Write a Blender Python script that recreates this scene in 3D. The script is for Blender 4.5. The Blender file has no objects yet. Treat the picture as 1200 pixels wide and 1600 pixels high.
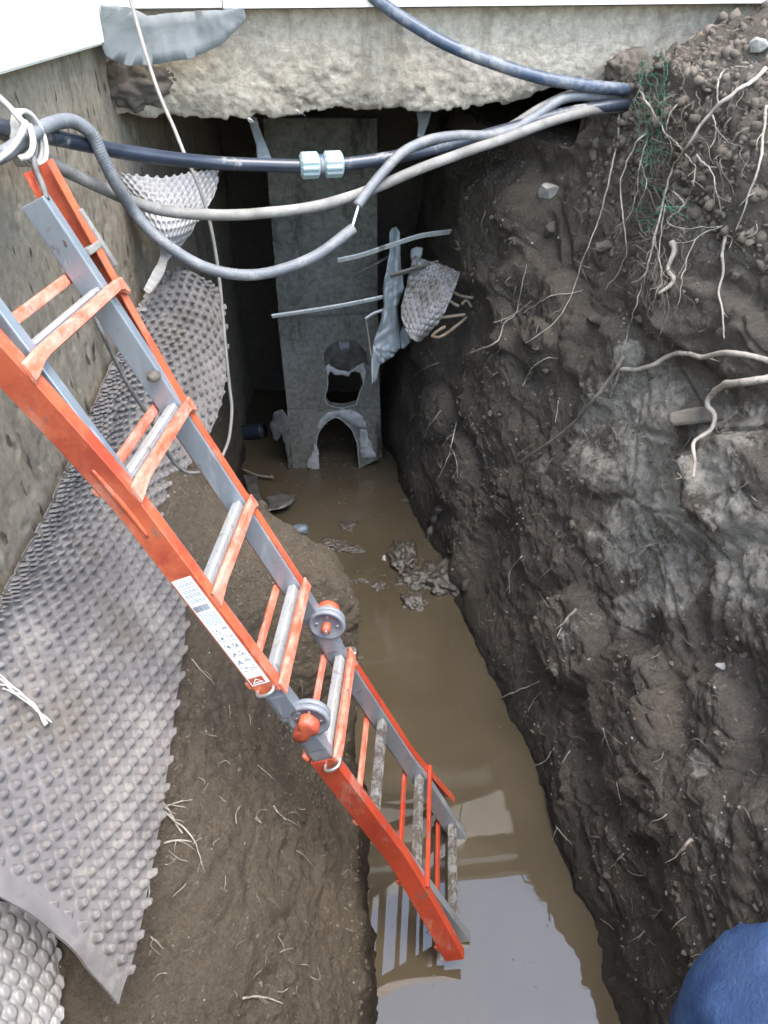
import bpy, bmesh, math, random
import numpy as np
from mathutils import Vector, Matrix
from mathutils.bvhtree import BVHTree

random.seed(7)
rng = np.random.default_rng(7)
S = bpy.context.scene
R = math.radians

# ------------------------------------------------------------------ camera, sky, sun, exposure
FPX, PITCH, CH = 1165.0, R(39.0), 2.45          # focal length in photo pixels, tilt, height above the water
cd = bpy.data.cameras.new('camera')
cam = bpy.data.objects.new('camera', cd)
S.collection.objects.link(cam)
cam.location = (0, 0, CH)
cam.rotation_euler = (R(90) - PITCH, 0, 0)
cd.sensor_fit = 'VERTICAL'
cd.sensor_height = 36.0
cd.sensor_width = 27.0
cd.lens = FPX / 1600 * 36.0
cd.clip_start = 0.02
cd.clip_end = 2000
S.camera = cam

SUN_EL, SUN_AZ = R(71), R(126)                   # azimuth measured from +Y (north) clockwise
w = bpy.data.worlds.new('World')
S.world = w
w.use_nodes = True
nt = w.node_tree
sky = nt.nodes.new('ShaderNodeTexSky')
sky.sky_type = 'NISHITA'
sky.sun_disc = False
sky.sun_elevation = SUN_EL
sky.sun_rotation = SUN_AZ
sky.air_density = 1.7
sky.dust_density = 2.2
sky.ozone_density = 2.0
bg = nt.nodes['Background']
bg.inputs['Strength'].default_value = 0.15
nt.links.new(sky.outputs[0], bg.inputs[0])

sl = bpy.data.lights.new('sun', 'SUN')
sl.energy = 0.9
sl.angle = R(40)
sl.color = (1.0, 0.93, 0.83)
sun = bpy.data.objects.new('sun', sl)
S.collection.objects.link(sun)
sd = Vector((math.sin(SUN_AZ) * math.cos(SUN_EL), math.cos(SUN_AZ) * math.cos(SUN_EL), math.sin(SUN_EL)))
sun.rotation_euler = sd.to_track_quat('Z', 'Y').to_euler()
sun.location = sd * 20

S.view_settings.view_transform = 'Standard'
S.view_settings.look = 'None'
S.view_settings.gamma = 1.0
S.view_settings.exposure = 2.55
S.render.engine = 'CYCLES'
S.cycles.max_bounces = 6
S.cycles.diffuse_bounces = 4
S.cycles.use_denoising = True
S.cycles.adaptive_threshold = 0.02

# ------------------------------------------------------------------ helpers
COS, SIN = math.cos(PITCH), math.sin(PITCH)

def ray(u, v):
    x = (u - 600) / FPX
    y = (800 - v) / FPX
    return np.array([x, COS + y * SIN, -SIN + y * COS])

CAM = np.array([0, 0, CH])

def at(u, v, t=None, X=None, Y=None, Z=None):
    d = ray(u, v)
    if X is not None: t = X / d[0]
    elif Y is not None: t = Y / d[1]
    elif Z is not None: t = (Z - CH) / d[2]
    return CAM + d * t

def catmull(P, n):
    P = np.asarray(P, float)
    if len(P) == 2:
        s = np.linspace(0, 1, n)[:, None]
        return P[0] * (1 - s) + P[1] * s
    E = np.vstack([2 * P[0] - P[1], P, 2 * P[-1] - P[-2]])
    k = len(P) - 1
    s = np.linspace(0, k, n)
    i = np.minimum(s.astype(int), k - 1)
    f = (s - i)[:, None]
    a, b, c, d = E[i], E[i + 1], E[i + 2], E[i + 3]
    return 0.5 * (2 * b + (c - a) * f + (2 * a - 5 * b + 4 * c - d) * f ** 2 + (3 * b - a - 3 * c + d) * f ** 3)

def resample(P, step):
    P = np.asarray(P, float)
    L = np.r_[0, np.cumsum(np.linalg.norm(np.diff(P[:, :3], axis=0), axis=1))]
    n = max(2, int(L[-1] / step) + 1)
    s = np.linspace(0, L[-1], n)
    return np.stack([np.interp(s, L, P[:, j]) for j in range(P.shape[1])], 1)

# vectorised noise
def _h(ix, iy, iz, seed):
    h = (ix * 374761393 + iy * 668265263 + iz * 2147483647 + seed * 1274126177) & 0xffffffff
    h = ((h ^ (h >> 13)) * 1274126177) & 0xffffffff
    h = ((h ^ (h >> 16)) * 2246822519) & 0xffffffff
    return h ^ (h >> 15)

def vnoise(p, seed=0):
    i = np.floor(p).astype(np.int64)
    f = p - i
    s = f * f * f * (f * (f * 6 - 15) + 10)
    out = 0
    for dx in (0, 1):
        for dy in (0, 1):
            for dz in (0, 1):
                hh = _h(i[:, 0] + dx, i[:, 1] + dy, i[:, 2] + dz, seed)
                gx = (hh & 1023) / 511.5 - 1
                gy = ((hh >> 10) & 1023) / 511.5 - 1
                gz = ((hh >> 20) & 1023) / 511.5 - 1
                dot = gx * (f[:, 0] - dx) + gy * (f[:, 1] - dy) + gz * (f[:, 2] - dz)
                wgt = (s[:, 0] if dx else 1 - s[:, 0]) * (s[:, 1] if dy else 1 - s[:, 1]) * (s[:, 2] if dz else 1 - s[:, 2])
                out = out + wgt * dot
    return out * 1.2

def fbm(p, octv=4, seed=0, gain=.5, ridged=False):
    a, t, o = 1.0, 0, 0
    for k in range(octv):
        n = vnoise(p * 2 ** k, seed + k * 17)
        if ridged: n = 1 - 2 * np.abs(n)
        o = o + a * n
        t += a
        a *= gain
    return o / t

def worley(p, seed=0):
    i = np.floor(p).astype(np.int64)
    f = p - i
    d1 = np.full(len(p), 9.0)
    d2 = np.full(len(p), 9.0)
    cid = np.zeros(len(p))
    for dx in (-1, 0, 1):
        for dy in (-1, 0, 1):
            for dz in (-1, 0, 1):
                hh = _h(i[:, 0] + dx, i[:, 1] + dy, i[:, 2] + dz, seed)
                q = np.stack([dx + (hh & 1023) / 1023., dy + ((hh >> 10) & 1023) / 1023., dz + ((hh >> 20) & 1023) / 1023.], 1) - f
                d = np.sqrt((q * q).sum(1))
                nearer = d < d1
                d2 = np.where(nearer, d1, np.minimum(d2, d))
                cid = np.where(nearer, (hh % 977) / 977., cid)
                d1 = np.where(nearer, d, d1)
    return d1, d2, cid

def sstep(a, b, x):
    t = np.clip((x - a) / (b - a), 0, 1)
    return t * t * (3 - 2 * t)

def empty(name, loc, label=None, cat=None, group=None, kind=None):
    o = bpy.data.objects.new(name, None)
    o.empty_display_size = .05
    o.location = loc
    S.collection.objects.link(o)
    return tag(o, label, cat, group, kind)

def tag(o, label=None, cat=None, group=None, kind=None):
    if label: o['label'] = label
    if cat: o['category'] = cat
    if group: o['group'] = group
    if kind: o['kind'] = kind
    return o

WLOC = {}
def mk(name, V, F, mat, parent=None, smooth=True, loc=None, attrs=None):
    """One mesh object from world-space vertices; its origin at loc (or its base), local to its parent."""
    V = np.asarray(V, float).reshape(-1, 3)
    if parent is not None:
        o_par = WLOC.get(parent.name, np.array(parent.location))
        base = o_par if loc is None else np.asarray(loc, float)
    else:
        base = np.array([*(V.min(0) + V.max(0))[:2] / 2, V[:, 2].min()]) if loc is None else np.asarray(loc, float)
    me = bpy.data.meshes.new(name)
    L = V - base
    if isinstance(F, np.ndarray) and F.ndim == 2:
        nf, k = F.shape
        me.vertices.add(len(L)); me.vertices.foreach_set('co', L.ravel())
        me.loops.add(nf * k); me.loops.foreach_set('vertex_index', F.ravel().astype(np.int32))
        me.polygons.add(nf)
        me.polygons.foreach_set('loop_start', np.arange(0, nf * k, k, dtype=np.int32))
        me.update(calc_edges=True); me.validate()
    else:
        me.from_pydata(L.tolist(), [], [list(map(int, f)) for f in F])
        me.update()
    me.polygons.foreach_set('use_smooth', np.full(len(me.polygons), smooth))
    if attrs:
        for k, a in attrs.items():
            at_ = me.attributes.new(k, 'FLOAT', 'POINT')
            at_.data.foreach_set('value', np.asarray(a, np.float32))
    if mat is not None:
        for m in (mat if isinstance(mat, (list, tuple)) else [mat]): me.materials.append(m)
    o = bpy.data.objects.new(name, me)
    S.collection.objects.link(o)
    if parent is not None:
        o.parent = parent
        o.location = base - o_par
        WLOC[o.name] = base
    else:
        o.location = base
    return o

def gridF(n, m, wrap=False):
    i, j = np.meshgrid(np.arange(n - 1), np.arange(m if wrap else m - 1), indexing='ij')
    a = i * m + j
    b = i * m + (j + 1) % m
    return np.stack([a, b, b + m, a + m], -1).reshape(-1, 4)

def tube(P, r, seg=10, cap=True):
    P = np.asarray(P, float)
    n = len(P)
    r = np.broadcast_to(np.asarray(r, float), (n,))
    T = np.gradient(P, axis=0)
    T /= np.linalg.norm(T, axis=1)[:, None] + 1e-12
    a = np.array([0, 0, 1.0]) if abs(T[0][2]) < .8 else np.array([1.0, 0, 0])
    N = np.cross(T[0], a); N /= np.linalg.norm(N)
    ang = np.linspace(0, 2 * np.pi, seg, endpoint=False)
    V = []
    for i in range(n):
        N = N - T[i] * (N @ T[i]); N /= np.linalg.norm(N) + 1e-12
        B = np.cross(T[i], N)
        V.append(P[i] + r[i] * (np.cos(ang)[:, None] * N + np.sin(ang)[:, None] * B))
    V = np.vstack(V)
    F = [list(f) for f in gridF(n, seg, True)]
    if cap:
        F.append(list(range(seg))[::-1]); F.append([(n - 1) * seg + k for k in range(seg)])
    return V, F

class MB:
    """collects pieces of one mesh"""
    def __init__(s): s.V = []; s.F = []; s.n = 0
    def add(s, V, F):
        V = np.asarray(V, float).reshape(-1, 3)
        s.V.append(V); s.F += [[int(i) + s.n for i in f] for f in F]; s.n += len(V)
        return s
    def tube(s, P, r, seg=8): return s.add(*tube(P, r, seg))
    def box(s, o, ax, lo, hi, bev=.0):
        """box spanned in the frame ax (rows) at o"""
        lo, hi = np.array(lo, float), np.array(hi, float)
        bm = bmesh.new()
        bmesh.ops.create_cube(bm, size=1)
        for v in bm.verts:
            v.co = Vector((np.array(v.co) + .5) * (hi - lo) + lo)
        if bev > 0:
            bmesh.ops.bevel(bm, geom=bm.edges[:], offset=bev, segments=2, profile=.6, affect='EDGES')
        bm.verts.index_update()
        V = np.array([v.co[:] for v in bm.verts]) @ np.asarray(ax, float) + np.asarray(o, float)
        F = [[v.index for v in f.verts] for f in bm.faces]
        if np.linalg.det(np.asarray(ax, float)) < 0: F = [f[::-1] for f in F]
        bm.free()
        return s.add(V, F)
    def build(s, name, mat, parent=None, smooth=False, **k):
        return mk(name, np.vstack(s.V), s.F, mat, parent, smooth, **k)

I3 = np.eye(3)

# ------------------------------------------------------------------ materials
def new_mat(name):
    m = bpy.data.materials.new(name); m.use_nodes = True
    n = m.node_tree.nodes; l = m.node_tree.links
    return m, n, l, n['Principled BSDF']

def _tex(n, l, scale, detail=6, rough=.6, stretch=None, kind='noise', dist=0.0):
    tc = n.new('ShaderNodeTexCoord')
    src = tc.outputs['Object']
    if stretch:
        mp = n.new('ShaderNodeMapping'); mp.inputs['Scale'].default_value = stretch
        l.new(src, mp.inputs[0]); src = mp.outputs[0]
    if kind == 'noise':
        t = n.new('ShaderNodeTexNoise')
        t.inputs['Scale'].default_value = scale; t.inputs['Detail'].default_value = detail
        t.inputs['Roughness'].default_value = rough; t.inputs['Distortion'].default_value = dist
        l.new(src, t.inputs['Vector'])
        return t.outputs['Fac']
    t = n.new('ShaderNodeTexVoronoi'); t.inputs['Scale'].default_value = scale
    l.new(src, t.inputs['Vector'])
    return t.outputs['Distance']

def ramp(n, l, fac, stops):
    r = n.new('ShaderNodeValToRGB')
    e = r.color_ramp.elements
    while len(e) > 1: e.remove(e[-1])
    for i, (p, c) in enumerate(stops):
        x = e[0] if i == 0 else e.new(p)
        x.position = p
        x.color = (*c, 1) if len(c) == 3 else c
    l.new(fac, r.inputs[0])
    return r.outputs[0]

def mixc(n, l, fac, a, b):
    m = n.new('ShaderNodeMix'); m.data_type = 'RGBA'
    if isinstance(fac, (int, float)): m.inputs[0].default_value = fac
    else: l.new(fac, m.inputs[0])
    for s, x in ((6, a), (7, b)):
        if isinstance(x, tuple): m.inputs[s].default_value = (*x, 1)
        else: l.new(x, m.inputs[s])
    return m.outputs[2]

def bump(n, l, b, h, strength, dist, prev=None):
    k = n.new('ShaderNodeBump'); k.inputs['Strength'].default_value = strength; k.inputs['Distance'].default_value = dist
    l.new(h, k.inputs['Height'])
    if prev: l.new(prev, k.inputs['Normal'])
    l.new(k.outputs[0], b.inputs['Normal'])
    return k.outputs[0]

def attr(n, name):
    a = n.new('ShaderNodeAttribute'); a.attribute_name = name
    return a.outputs['Fac']

G = lambda v: (v, v, v)
BW = lambda a, b: [(a, G(0)), (b, G(1))]

def simple(name, cols, scale=8, rough=.6, metal=0, bumpv=.15, bdist=.003, bscale=None, stretch=None, dirt=None, dirt_scale=6, dirt_cut=(.52, .62), dirt2=None, spec=.5, trans=0, dstretch=None, specks=None):
    """colour noise between cols, an optional dirt layer, fine relief"""
    m, n, l, b = new_mat(name)
    f = _tex(n, l, scale, stretch=stretch)
    c = ramp(n, l, f, [(.32 + .36 * i / max(1, len(cols) - 1), x) for i, x in enumerate(cols)])
    b.inputs['Roughness'].default_value = rough
    b.inputs['Metallic'].default_value = metal
    b.inputs['Specular IOR Level'].default_value = spec
    if dirt:
        df = ramp(n, l, _tex(n, l, dirt_scale, 10, .78, stretch=dstretch), BW(*dirt_cut))
        c = mixc(n, l, df, c, dirt)
        if metal:
            inv = n.new('ShaderNodeMath'); inv.operation = 'SUBTRACT'; inv.inputs[0].default_value = 1; l.new(df, inv.inputs[1])
            mu = n.new('ShaderNodeMath'); mu.operation = 'MULTIPLY'; mu.inputs[0].default_value = metal; l.new(inv.outputs[0], mu.inputs[1])
            l.new(mu.outputs[0], b.inputs['Metallic'])
        rr = n.new('ShaderNodeMapRange'); rr.inputs['To Min'].default_value = rough; rr.inputs['To Max'].default_value = .9
        l.new(df, rr.inputs[0]); l.new(rr.outputs[0], b.inputs['Roughness'])
    if dirt2:
        col, sc, lo, hi = dirt2
        c = mixc(n, l, ramp(n, l, _tex(n, l, sc, 10, .75, stretch=stretch), BW(lo, hi)), c, col)
    if specks:
        for col, sc, lo, hi in specks: c = mixc(n, l, ramp(n, l, _tex(n, l, sc, 6, .7), BW(lo, hi)), c, col)
    l.new(c, b.inputs['Base Color'])
    if bumpv: bump(n, l, b, _tex(n, l, bscale or scale * 12, 5, .65), bumpv, bdist)
    if trans: b.inputs['Transmission Weight'].default_value = trans
    return m

M = {}
MUD = (.11, .09, .07)

def soil_mat(name, dry, dark, lime=True):
    m, n, l, b = new_mat(name)
    c = ramp(n, l, _tex(n, l, 5, 8, .65), [(.33, dark), (.68, dry)])
    c2 = ramp(n, l, _tex(n, l, 38, 6, .7), [(.35, tuple(x * .72 for x in dark)), (.7, tuple(x * 1.25 for x in dry))])
    c = mixc(n, l, .5, c, c2)
    c3 = ramp(n, l, _tex(n, l, 130, 6, .8), [(.30, tuple(x * .45 for x in dark)), (.5, dry), (.72, tuple(x * 1.5 for x in dry))])
    c = mixc(n, l, .52, c, c3)
    # pale specks of grit and shell
    v = n.new('ShaderNodeTexVoronoi'); v.inputs['Scale'].default_value = 55; v.inputs['Randomness'].default_value = 1
    tc = n.new('ShaderNodeTexCoord'); l.new(tc.outputs['Object'], v.inputs['Vector'])
    sp = ramp(n, l, v.outputs['Distance'], [(.06, G(1)), (.11, G(0))])
    gate = ramp(n, l, v.outputs['Color'], [(.62, G(0)), (.66, G(1))])
    mu = n.new('ShaderNodeMath'); mu.operation = 'MULTIPLY'; l.new(sp, mu.inputs[0]); l.new(gate, mu.inputs[1])
    c = mixc(n, l, mu.outputs[0], c, (.34, .32, .28))
    if lime:
        ad = n.new('ShaderNodeMath'); ad.operation = 'ADD'; l.new(attr(n, 'lime'), ad.inputs[0]); l.new(_tex(n, l, 34, 12, .86), ad.inputs[1])
        ad2 = n.new('ShaderNodeMath'); ad2.operation = 'ADD'; l.new(ad.outputs[0], ad2.inputs[0]); l.new(_tex(n, l, 9, 4, .6), ad2.inputs[1])
        lm = n.new('ShaderNodeMapRange'); lm.inputs['From Min'].default_value = 1.44; lm.inputs['From Max'].default_value = 1.60; l.new(ad2.outputs[0], lm.inputs[0])
        c = mixc(n, l, lm.outputs[0], c, ramp(n, l, _tex(n, l, 60, 6, .7), [(.3, (.24, .215, .178)), (.7, (.52, .48, .41))]))
    wet = attr(n, 'wet')
    c = mixc(n, l, wet, c, tuple(x * .45 for x in dark))
    l.new(c, b.inputs['Base Color'])
    rr = n.new('ShaderNodeMapRange'); rr.inputs['To Min'].default_value = .93; rr.inputs['To Max'].default_value = .45
    l.new(wet, rr.inputs[0]); l.new(rr.outputs[0], b.inputs['Roughness'])
    b.inputs['Specular IOR Level'].default_value = .3
    p = bump(n, l, b, _tex(n, l, 110, 10, .8), 1.0, .014)
    bump(n, l, b, _tex(n, l, 30, 10, .75), .9, .045, p)
    return m

M['soil'] = soil_mat('soil', (.165, .140, .113), (.080, .067, .054))
M['soil_bank'] = soil_mat('soil_bank', (.148, .120, .087), (.074, .060, .044))
M['clod'] = simple('clod', [(.06, .052, .043), (.13, .11, .09)], 20, .95, 0, .6, .006, 90)
M['soil_crumb'] = simple('soil_crumb', [(.062, .051, .040), (.145, .121, .095)], 9, .95, 0, .5, .004, 140)
M['bank_crumb'] = simple('bank_crumb', [(.052, .044, .033), (.105, .088, .066)], 9, .95, 0, .5, .004, 140)
M['wetmud'] = simple('wet_mud', [(.035, .031, .026), (.085, .073, .06)], 30, .38, 0, .8, .006, 80)
M['pebble'] = simple('pebble', [(.18, .172, .158), (.36, .345, .32)], 40, .8, 0, .3, .002, 120)
M['stone'] = simple('stone', [(.045, .038, .030), (.09, .078, .062)], 14, .85, 0, .6, .006, 60, stretch=(1, 1, 4))
M['root'] = simple('root', [(.20, .178, .145), (.38, .35, .30)], 30, .75, 0, .4, .002, 160, dirt=MUD, dirt_scale=25, dirt_cut=(.5, .66))
M['root_pale'] = simple('root_pale', [(.26, .22, .18), (.44, .395, .34)], 22, .7, 0, .6, .003, 120, dirt=(.13, .10, .075), dirt_scale=22, dirt_cut=(.46, .64))
M['root_dark'] = simple('root_dark', [(.10, .085, .066), (.19, .162, .13)], 26, .85, 0, .5, .003, 120, dirt=MUD, dirt_scale=20)

def concrete(name, lo, hi, moss=None, holes=0.0):
    m, n, l, b = new_mat(name)
    c = ramp(n, l, _tex(n, l, 3.2, 9, .68), [(.3, lo), (.7, hi)])
    c2 = ramp(n, l, _tex(n, l, 42, 7, .7), [(.36, tuple(x * .7 for x in lo)), (.66, tuple(min(.75, x * 1.2) for x in hi))])
    c = mixc(n, l, .42, c, c2)
    if moss:
        c = mixc(n, l, ramp(n, l, _tex(n, l, 6, 8, .7, stretch=(1, 1, .25)), BW(.54, .68)), c, moss)
    h = _tex(n, l, 70, 8, .75)
    if holes:
        pit = ramp(n, l, _tex(n, l, 34, 2, .5, stretch=(1, 1, .38)), BW(.30, .37))
        c = mixc(n, l, pit, tuple(x * .45 for x in lo), c)
        p = bump(n, l, b, pit, holes, .008)
        bump(n, l, b, h, .4, .005, p)
    else:
        p = bump(n, l, b, h, .8, .012)
        bump(n, l, b, _tex(n, l, 24, 8, .75), .6, .02, p)
    l.new(c, b.inputs['Base Color'])
    b.inputs['Roughness'].default_value = .92
    b.inputs['Specular IOR Level'].default_value = .25
    return m

M['foundation'] = concrete('foundation_render', (.155, .130, .098), (.27, .235, .182), (.10, .086, .064), .35)
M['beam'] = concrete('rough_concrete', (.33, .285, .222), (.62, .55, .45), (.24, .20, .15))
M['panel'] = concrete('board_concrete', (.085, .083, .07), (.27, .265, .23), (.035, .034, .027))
M['panel_edge'] = simple('broken_cement_edge', [(.24, .245, .24), (.44, .45, .44)], 30, .85, 0, .4, .004)
M['white'] = simple('white_render', [(.74, .74, .71), (.82, .82, .80)], 5, .55, 0, .06, .002, 60, dirt=(.55, .52, .42), dirt_scale=7, dirt_cut=(.6, .75))
M['trim'] = simple('white_trim', [(.66, .65, .58), (.80, .79, .74)], 5, .5, 0, .08, .002, 60, dirt=(.36, .36, .22), dirt_scale=14, dirt_cut=(.57, .72))
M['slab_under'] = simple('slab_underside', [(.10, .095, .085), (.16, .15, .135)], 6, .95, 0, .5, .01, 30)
M['flash'] = simple('grey_plaster_sheet', [(.13, .143, .148), (.20, .213, .215)], 6, .8, 0, .3, .004, 50, dirt=(.19, .175, .15), dirt_scale=5, dirt_cut=(.5, .64))
M['alu'] = simple('aluminium', [(.26, .295, .335), (.36, .40, .44)], 10, .36, .6, .05, .001, 100, dirt=(.24, .225, .20), dirt_scale=30, dirt_cut=(.54, .72), stretch=(1, 1, .3), dstretch=(1, 1, .2), specks=[((.17, .145, .115), 26, .62, .70), ((.5, .52, .54), 90, .68, .72)])
M['alu_rung'] = simple('aluminium_rung', [(.34, .355, .365), (.44, .455, .465)], 12, .42, .4, .1, .001, 100, dirt=(.22, .20, .17), dirt_scale=40, dirt_cut=(.50, .62), dstretch=(1, .15, 1), specks=[((.14, .115, .09), 30, .60, .68)])
ORG, ORG2 = (.36, .066, .028), (.48, .115, .052)
M['orange'] = simple('orange_paint', [ORG, ORG2], 6, .42, 0, .06, .001, 80, dirt=(.46, .27, .21), dirt_scale=9, dirt_cut=(.52, .74), dirt2=((.15, .105, .08), 22, .57, .66), dstretch=(1, 1, .35), specks=[((.62, .42, .34), 120, .66, .72), ((.12, .08, .06), 75, .68, .73), ((.30, .05, .025), 5, .5, .62)])
M['orange_rung'] = simple('orange_rung_paint', [(.44, .065, .025), (.56, .11, .05)], 9, .55, 0, .1, .001, 80, dirt=(.46, .30, .235), dirt_scale=34, dirt_cut=(.40, .70), dirt2=(MUD, 18, .58, .64), dstretch=(1, .45, 1), specks=[((.13, .10, .08), 60, .64, .70)])
M['orange_wet'] = simple('orange_wet_paint', [(.29, .036, .018), (.38, .056, .026)], 8, .3, 0, .06, .001, 80, dirt=(.36, .2, .16), dirt_scale=13, dirt_cut=(.54, .7), dirt2=(MUD, 12, .58, .66), dstretch=(1, .4, .4), specks=[((.5, .34, .28), 90, .66, .72), ((.10, .07, .055), 60, .64, .7)])
M['rung_wet'] = simple('muddy_rung', [(.17, .17, .165), (.27, .27, .265)], 12, .4, .3, .1, .002, 100, dirt=(.06, .05, .04), dirt_scale=30, dirt_cut=(.44, .54))
M['plastic_grey'] = simple('grey_plastic', [(.14, .15, .172), (.20, .212, .235)], 14, .45, 0, .06, .001, 90, dirt=(.27, .25, .23), dirt_scale=20, dirt_cut=(.58, .72))
M['steel'] = simple('zinc_steel', [(.55, .55, .54), (.7, .7, .68)], 20, .35, .9, .05, .001)
M['sticker'] = simple('white_sticker', [(.72, .74, .76), (.82, .83, .84)], 14, .5, 0, .03, .001, 80, dirt=(.5, .48, .46), dirt_scale=24, dirt_cut=(.62, .75))
M['glass'] = simple('dark_window_glass', [(.015, .017, .018), (.022, .024, .026)], 3, .06, 0, 0)
M['ink'] = simple('print_ink', [(.06, .07, .09), (.15, .16, .18)], 30, .6, 0, 0)
M['pipe'] = simple('black_pipe', [(.016, .021, .033), (.030, .038, .056)], 10, .32, 0, .05, .001, 60, dirt=(.24, .228, .208), dirt_scale=9, dirt_cut=(.56, .66), stretch=(1, 1, 2.2))
M['pipe_blue'] = simple('blue_grey_pipe', [(.028, .044, .075), (.062, .086, .125)], 8, .4, 0, .05, .001, 60, dirt=(.25, .245, .23), dirt_scale=8, dirt_cut=(.50, .68))
M['hose'] = simple('dusty_hose', [(.11, .104, .094), (.18, .172, .158)], 14, .7, 0, .3, .002, 90, dirt=(.24, .228, .208), dirt_scale=11, dirt_cut=(.46, .62))
M['conduit'] = simple('grey_conduit', [(.09, .098, .11), (.15, .158, .17)], 8, .55, 0, .04, .001, 60, dirt=(.25, .243, .23), dirt_scale=9, dirt_cut=(.48, .66))
M['wire_white'] = simple('white_wire', [(.6, .6, .58), (.75, .75, .73)], 20, .5, 0, 0)
M['rope'] = simple('rope', [(.34, .32, .29), (.5, .475, .44)], 40, .85, 0, .5, .002, 200)
M['cable'] = simple('dusty_cable', [(.17, .16, .145), (.27, .255, .235)], 20, .7, 0, .2, .001, 120)
M['cable_dark'] = simple('dark_cable', [(.06, .06, .06), (.14, .135, .125)], 20, .6, 0, .2, .001, 120)
M['coupling'] = simple('pale_blue_coupling', [(.19, .265, .285), (.28, .355, .37)], 14, .4, 0, .05, .001, 80, dirt=(.45, .44, .4), dirt_scale=24, dirt_cut=(.56, .7))
M['bag'] = simple('plastic_film', [(.20, .22, .23), (.33, .35, .36)], 6, .35, 0, .25, .004, 26, dirt=(.12, .11, .10), dirt_scale=8, dirt_cut=(.56, .72))
M['film_dirty'] = simple('dirty_film', [(.07, .078, .085), (.16, .172, .18)], 18, .4, 0, .4, .004, 40, dirt=(.06, .054, .047), dirt_scale=14, dirt_cut=(.42, .6))
M['slat'] = simple('pale_plastic_slat', [(.58, .58, .56), (.74, .74, .72)], 20, .5, 0, .1, .001, 80, dirt=(.14, .12, .1), dirt_scale=22, dirt_cut=(.54, .64))
M['slat_dark'] = simple('muddy_slat', [(.09, .08, .07), (.17, .155, .135)], 20, .8, 0, .3, .002, 80)
M['rust'] = simple('rusty_bar', [(.14, .085, .05), (.32, .27, .21)], 20, .85, 0, .4, .002, 100)
M['net'] = simple('green_net', [(.02, .10, .055), (.045, .17, .095)], 20, .5, 0, 0)
M['denim'] = simple('blue_cloth', [(.013, .028, .075), (.028, .052, .118)], 26, .9, 0, .5, .004, 260, spec=.2, dirt=(.045, .072, .13), dirt_scale=9, dirt_cut=(.42, .72))
M['jacket'] = simple('dark_cloth', [(.03, .032, .04), (.05, .052, .06)], 20, .9, 0, .2, .002, 200)
M['skin'] = simple('skin', [(.5, .32, .24), (.58, .38, .29)], 10, .5, 0, .05, .001)
M['shoe'] = simple('shoe_leather', [(.05, .04, .03), (.09, .07, .05)], 16, .6, 0, .2, .002)
M['dark_debris'] = simple('wet_debris', [(.03, .029, .028), (.09, .088, .085)], 24, .35, 0, .5, .004, 70)
M['blue_scrap'] = simple('blue_scrap', [(.07, .10, .14), (.14, .18, .23)], 30, .5, 0, .3, .003, 80)

def membrane_mat(name, base, hi, rough=.42):
    m, n, l, b = new_mat(name)
    c = ramp(n, l, _tex(n, l, 4, 7, .6), [(.3, base), (.7, hi)])
    dust = ramp(n, l, _tex(n, l, 9, 9, .72), BW(.50, .72))
    c = mixc(n, l, dust, c, (.215, .20, .18))
    c = mixc(n, l, ramp(n, l, _tex(n, l, 45, 5, .7), BW(.62, .72)), c, (.10, .09, .08))
    mud = attr(n, 'mud')
    c = mixc(n, l, mud, c, (.105, .092, .078))
    l.new(c, b.inputs['Base Color'])
    rr = n.new('ShaderNodeMapRange'); rr.inputs['To Min'].default_value = rough; rr.inputs['To Max'].default_value = .8
    l.new(dust, rr.inputs[0]); l.new(rr.outputs[0], b.inputs['Roughness'])
    bump(n, l, b, _tex(n, l, 120, 6, .7), .22, .002)
    return m
M['membrane'] = membrane_mat('dimpled_membrane', (.104, .094, .092), (.150, .137, .132), .68)
M['membrane_pale'] = membrane_mat('dimpled_membrane_dusty', (.20, .20, .205), (.32, .32, .32), .35)

def water_mat():
    m, n, l, b = new_mat('muddy_water')
    c = ramp(n, l, _tex(n, l, 2.2, 6, .6, dist=.6), [(.3, (.050, .040, .026)), (.72, (.068, .055, .037))])
    l.new(c, b.inputs['Base Color'])
    b.inputs['Roughness'].default_value = .015
    b.inputs['IOR'].default_value = 1.6
    b.inputs['Specular IOR Level'].default_value = .5
    bump(n, l, b, _tex(n, l, 5, 3, .5), .03, .01)
    return m
M['water'] = water_mat()
# ------------------------------------------------------------------ terrain: right bank, left bank, trench bed, water
WALLX = -.85
def ybeam(X): return 2.63 + .10 * (X + .85)

XW_Y = [-1, .3, .71, 1.37, 1.9, 2.41, 2.85, 3.25, 3.6, 4.6]
XW_X = [.74, .73, .71, .635, .50, .355, .25, .14, .05, -.02]
def xw(Y): return np.interp(Y, XW_Y, XW_X)
def kk(Y): return np.interp(Y, [2.5, 3.1, 3.6], [.256, .19, .17])
def ztop(Y): return np.interp(Y, [.0, .3, 1.0, 1.9, 2.55, 2.75, 2.95, 3.3], [1.55, 1.6, 1.8, 2.02, 2.08, 2.0, 1.82, 1.75])
def xr(Y, Z): return xw(Y) + kk(Y) * Z

def hit_right(u, v):
    d = ray(u, v)
    t = np.linspace(.6, 5, 4400)
    P = CAM + t[:, None] * d
    g = P[:, 0] - xr(P[:, 1], P[:, 2])
    i = np.argmax(g > 0)
    return P[i]

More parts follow.
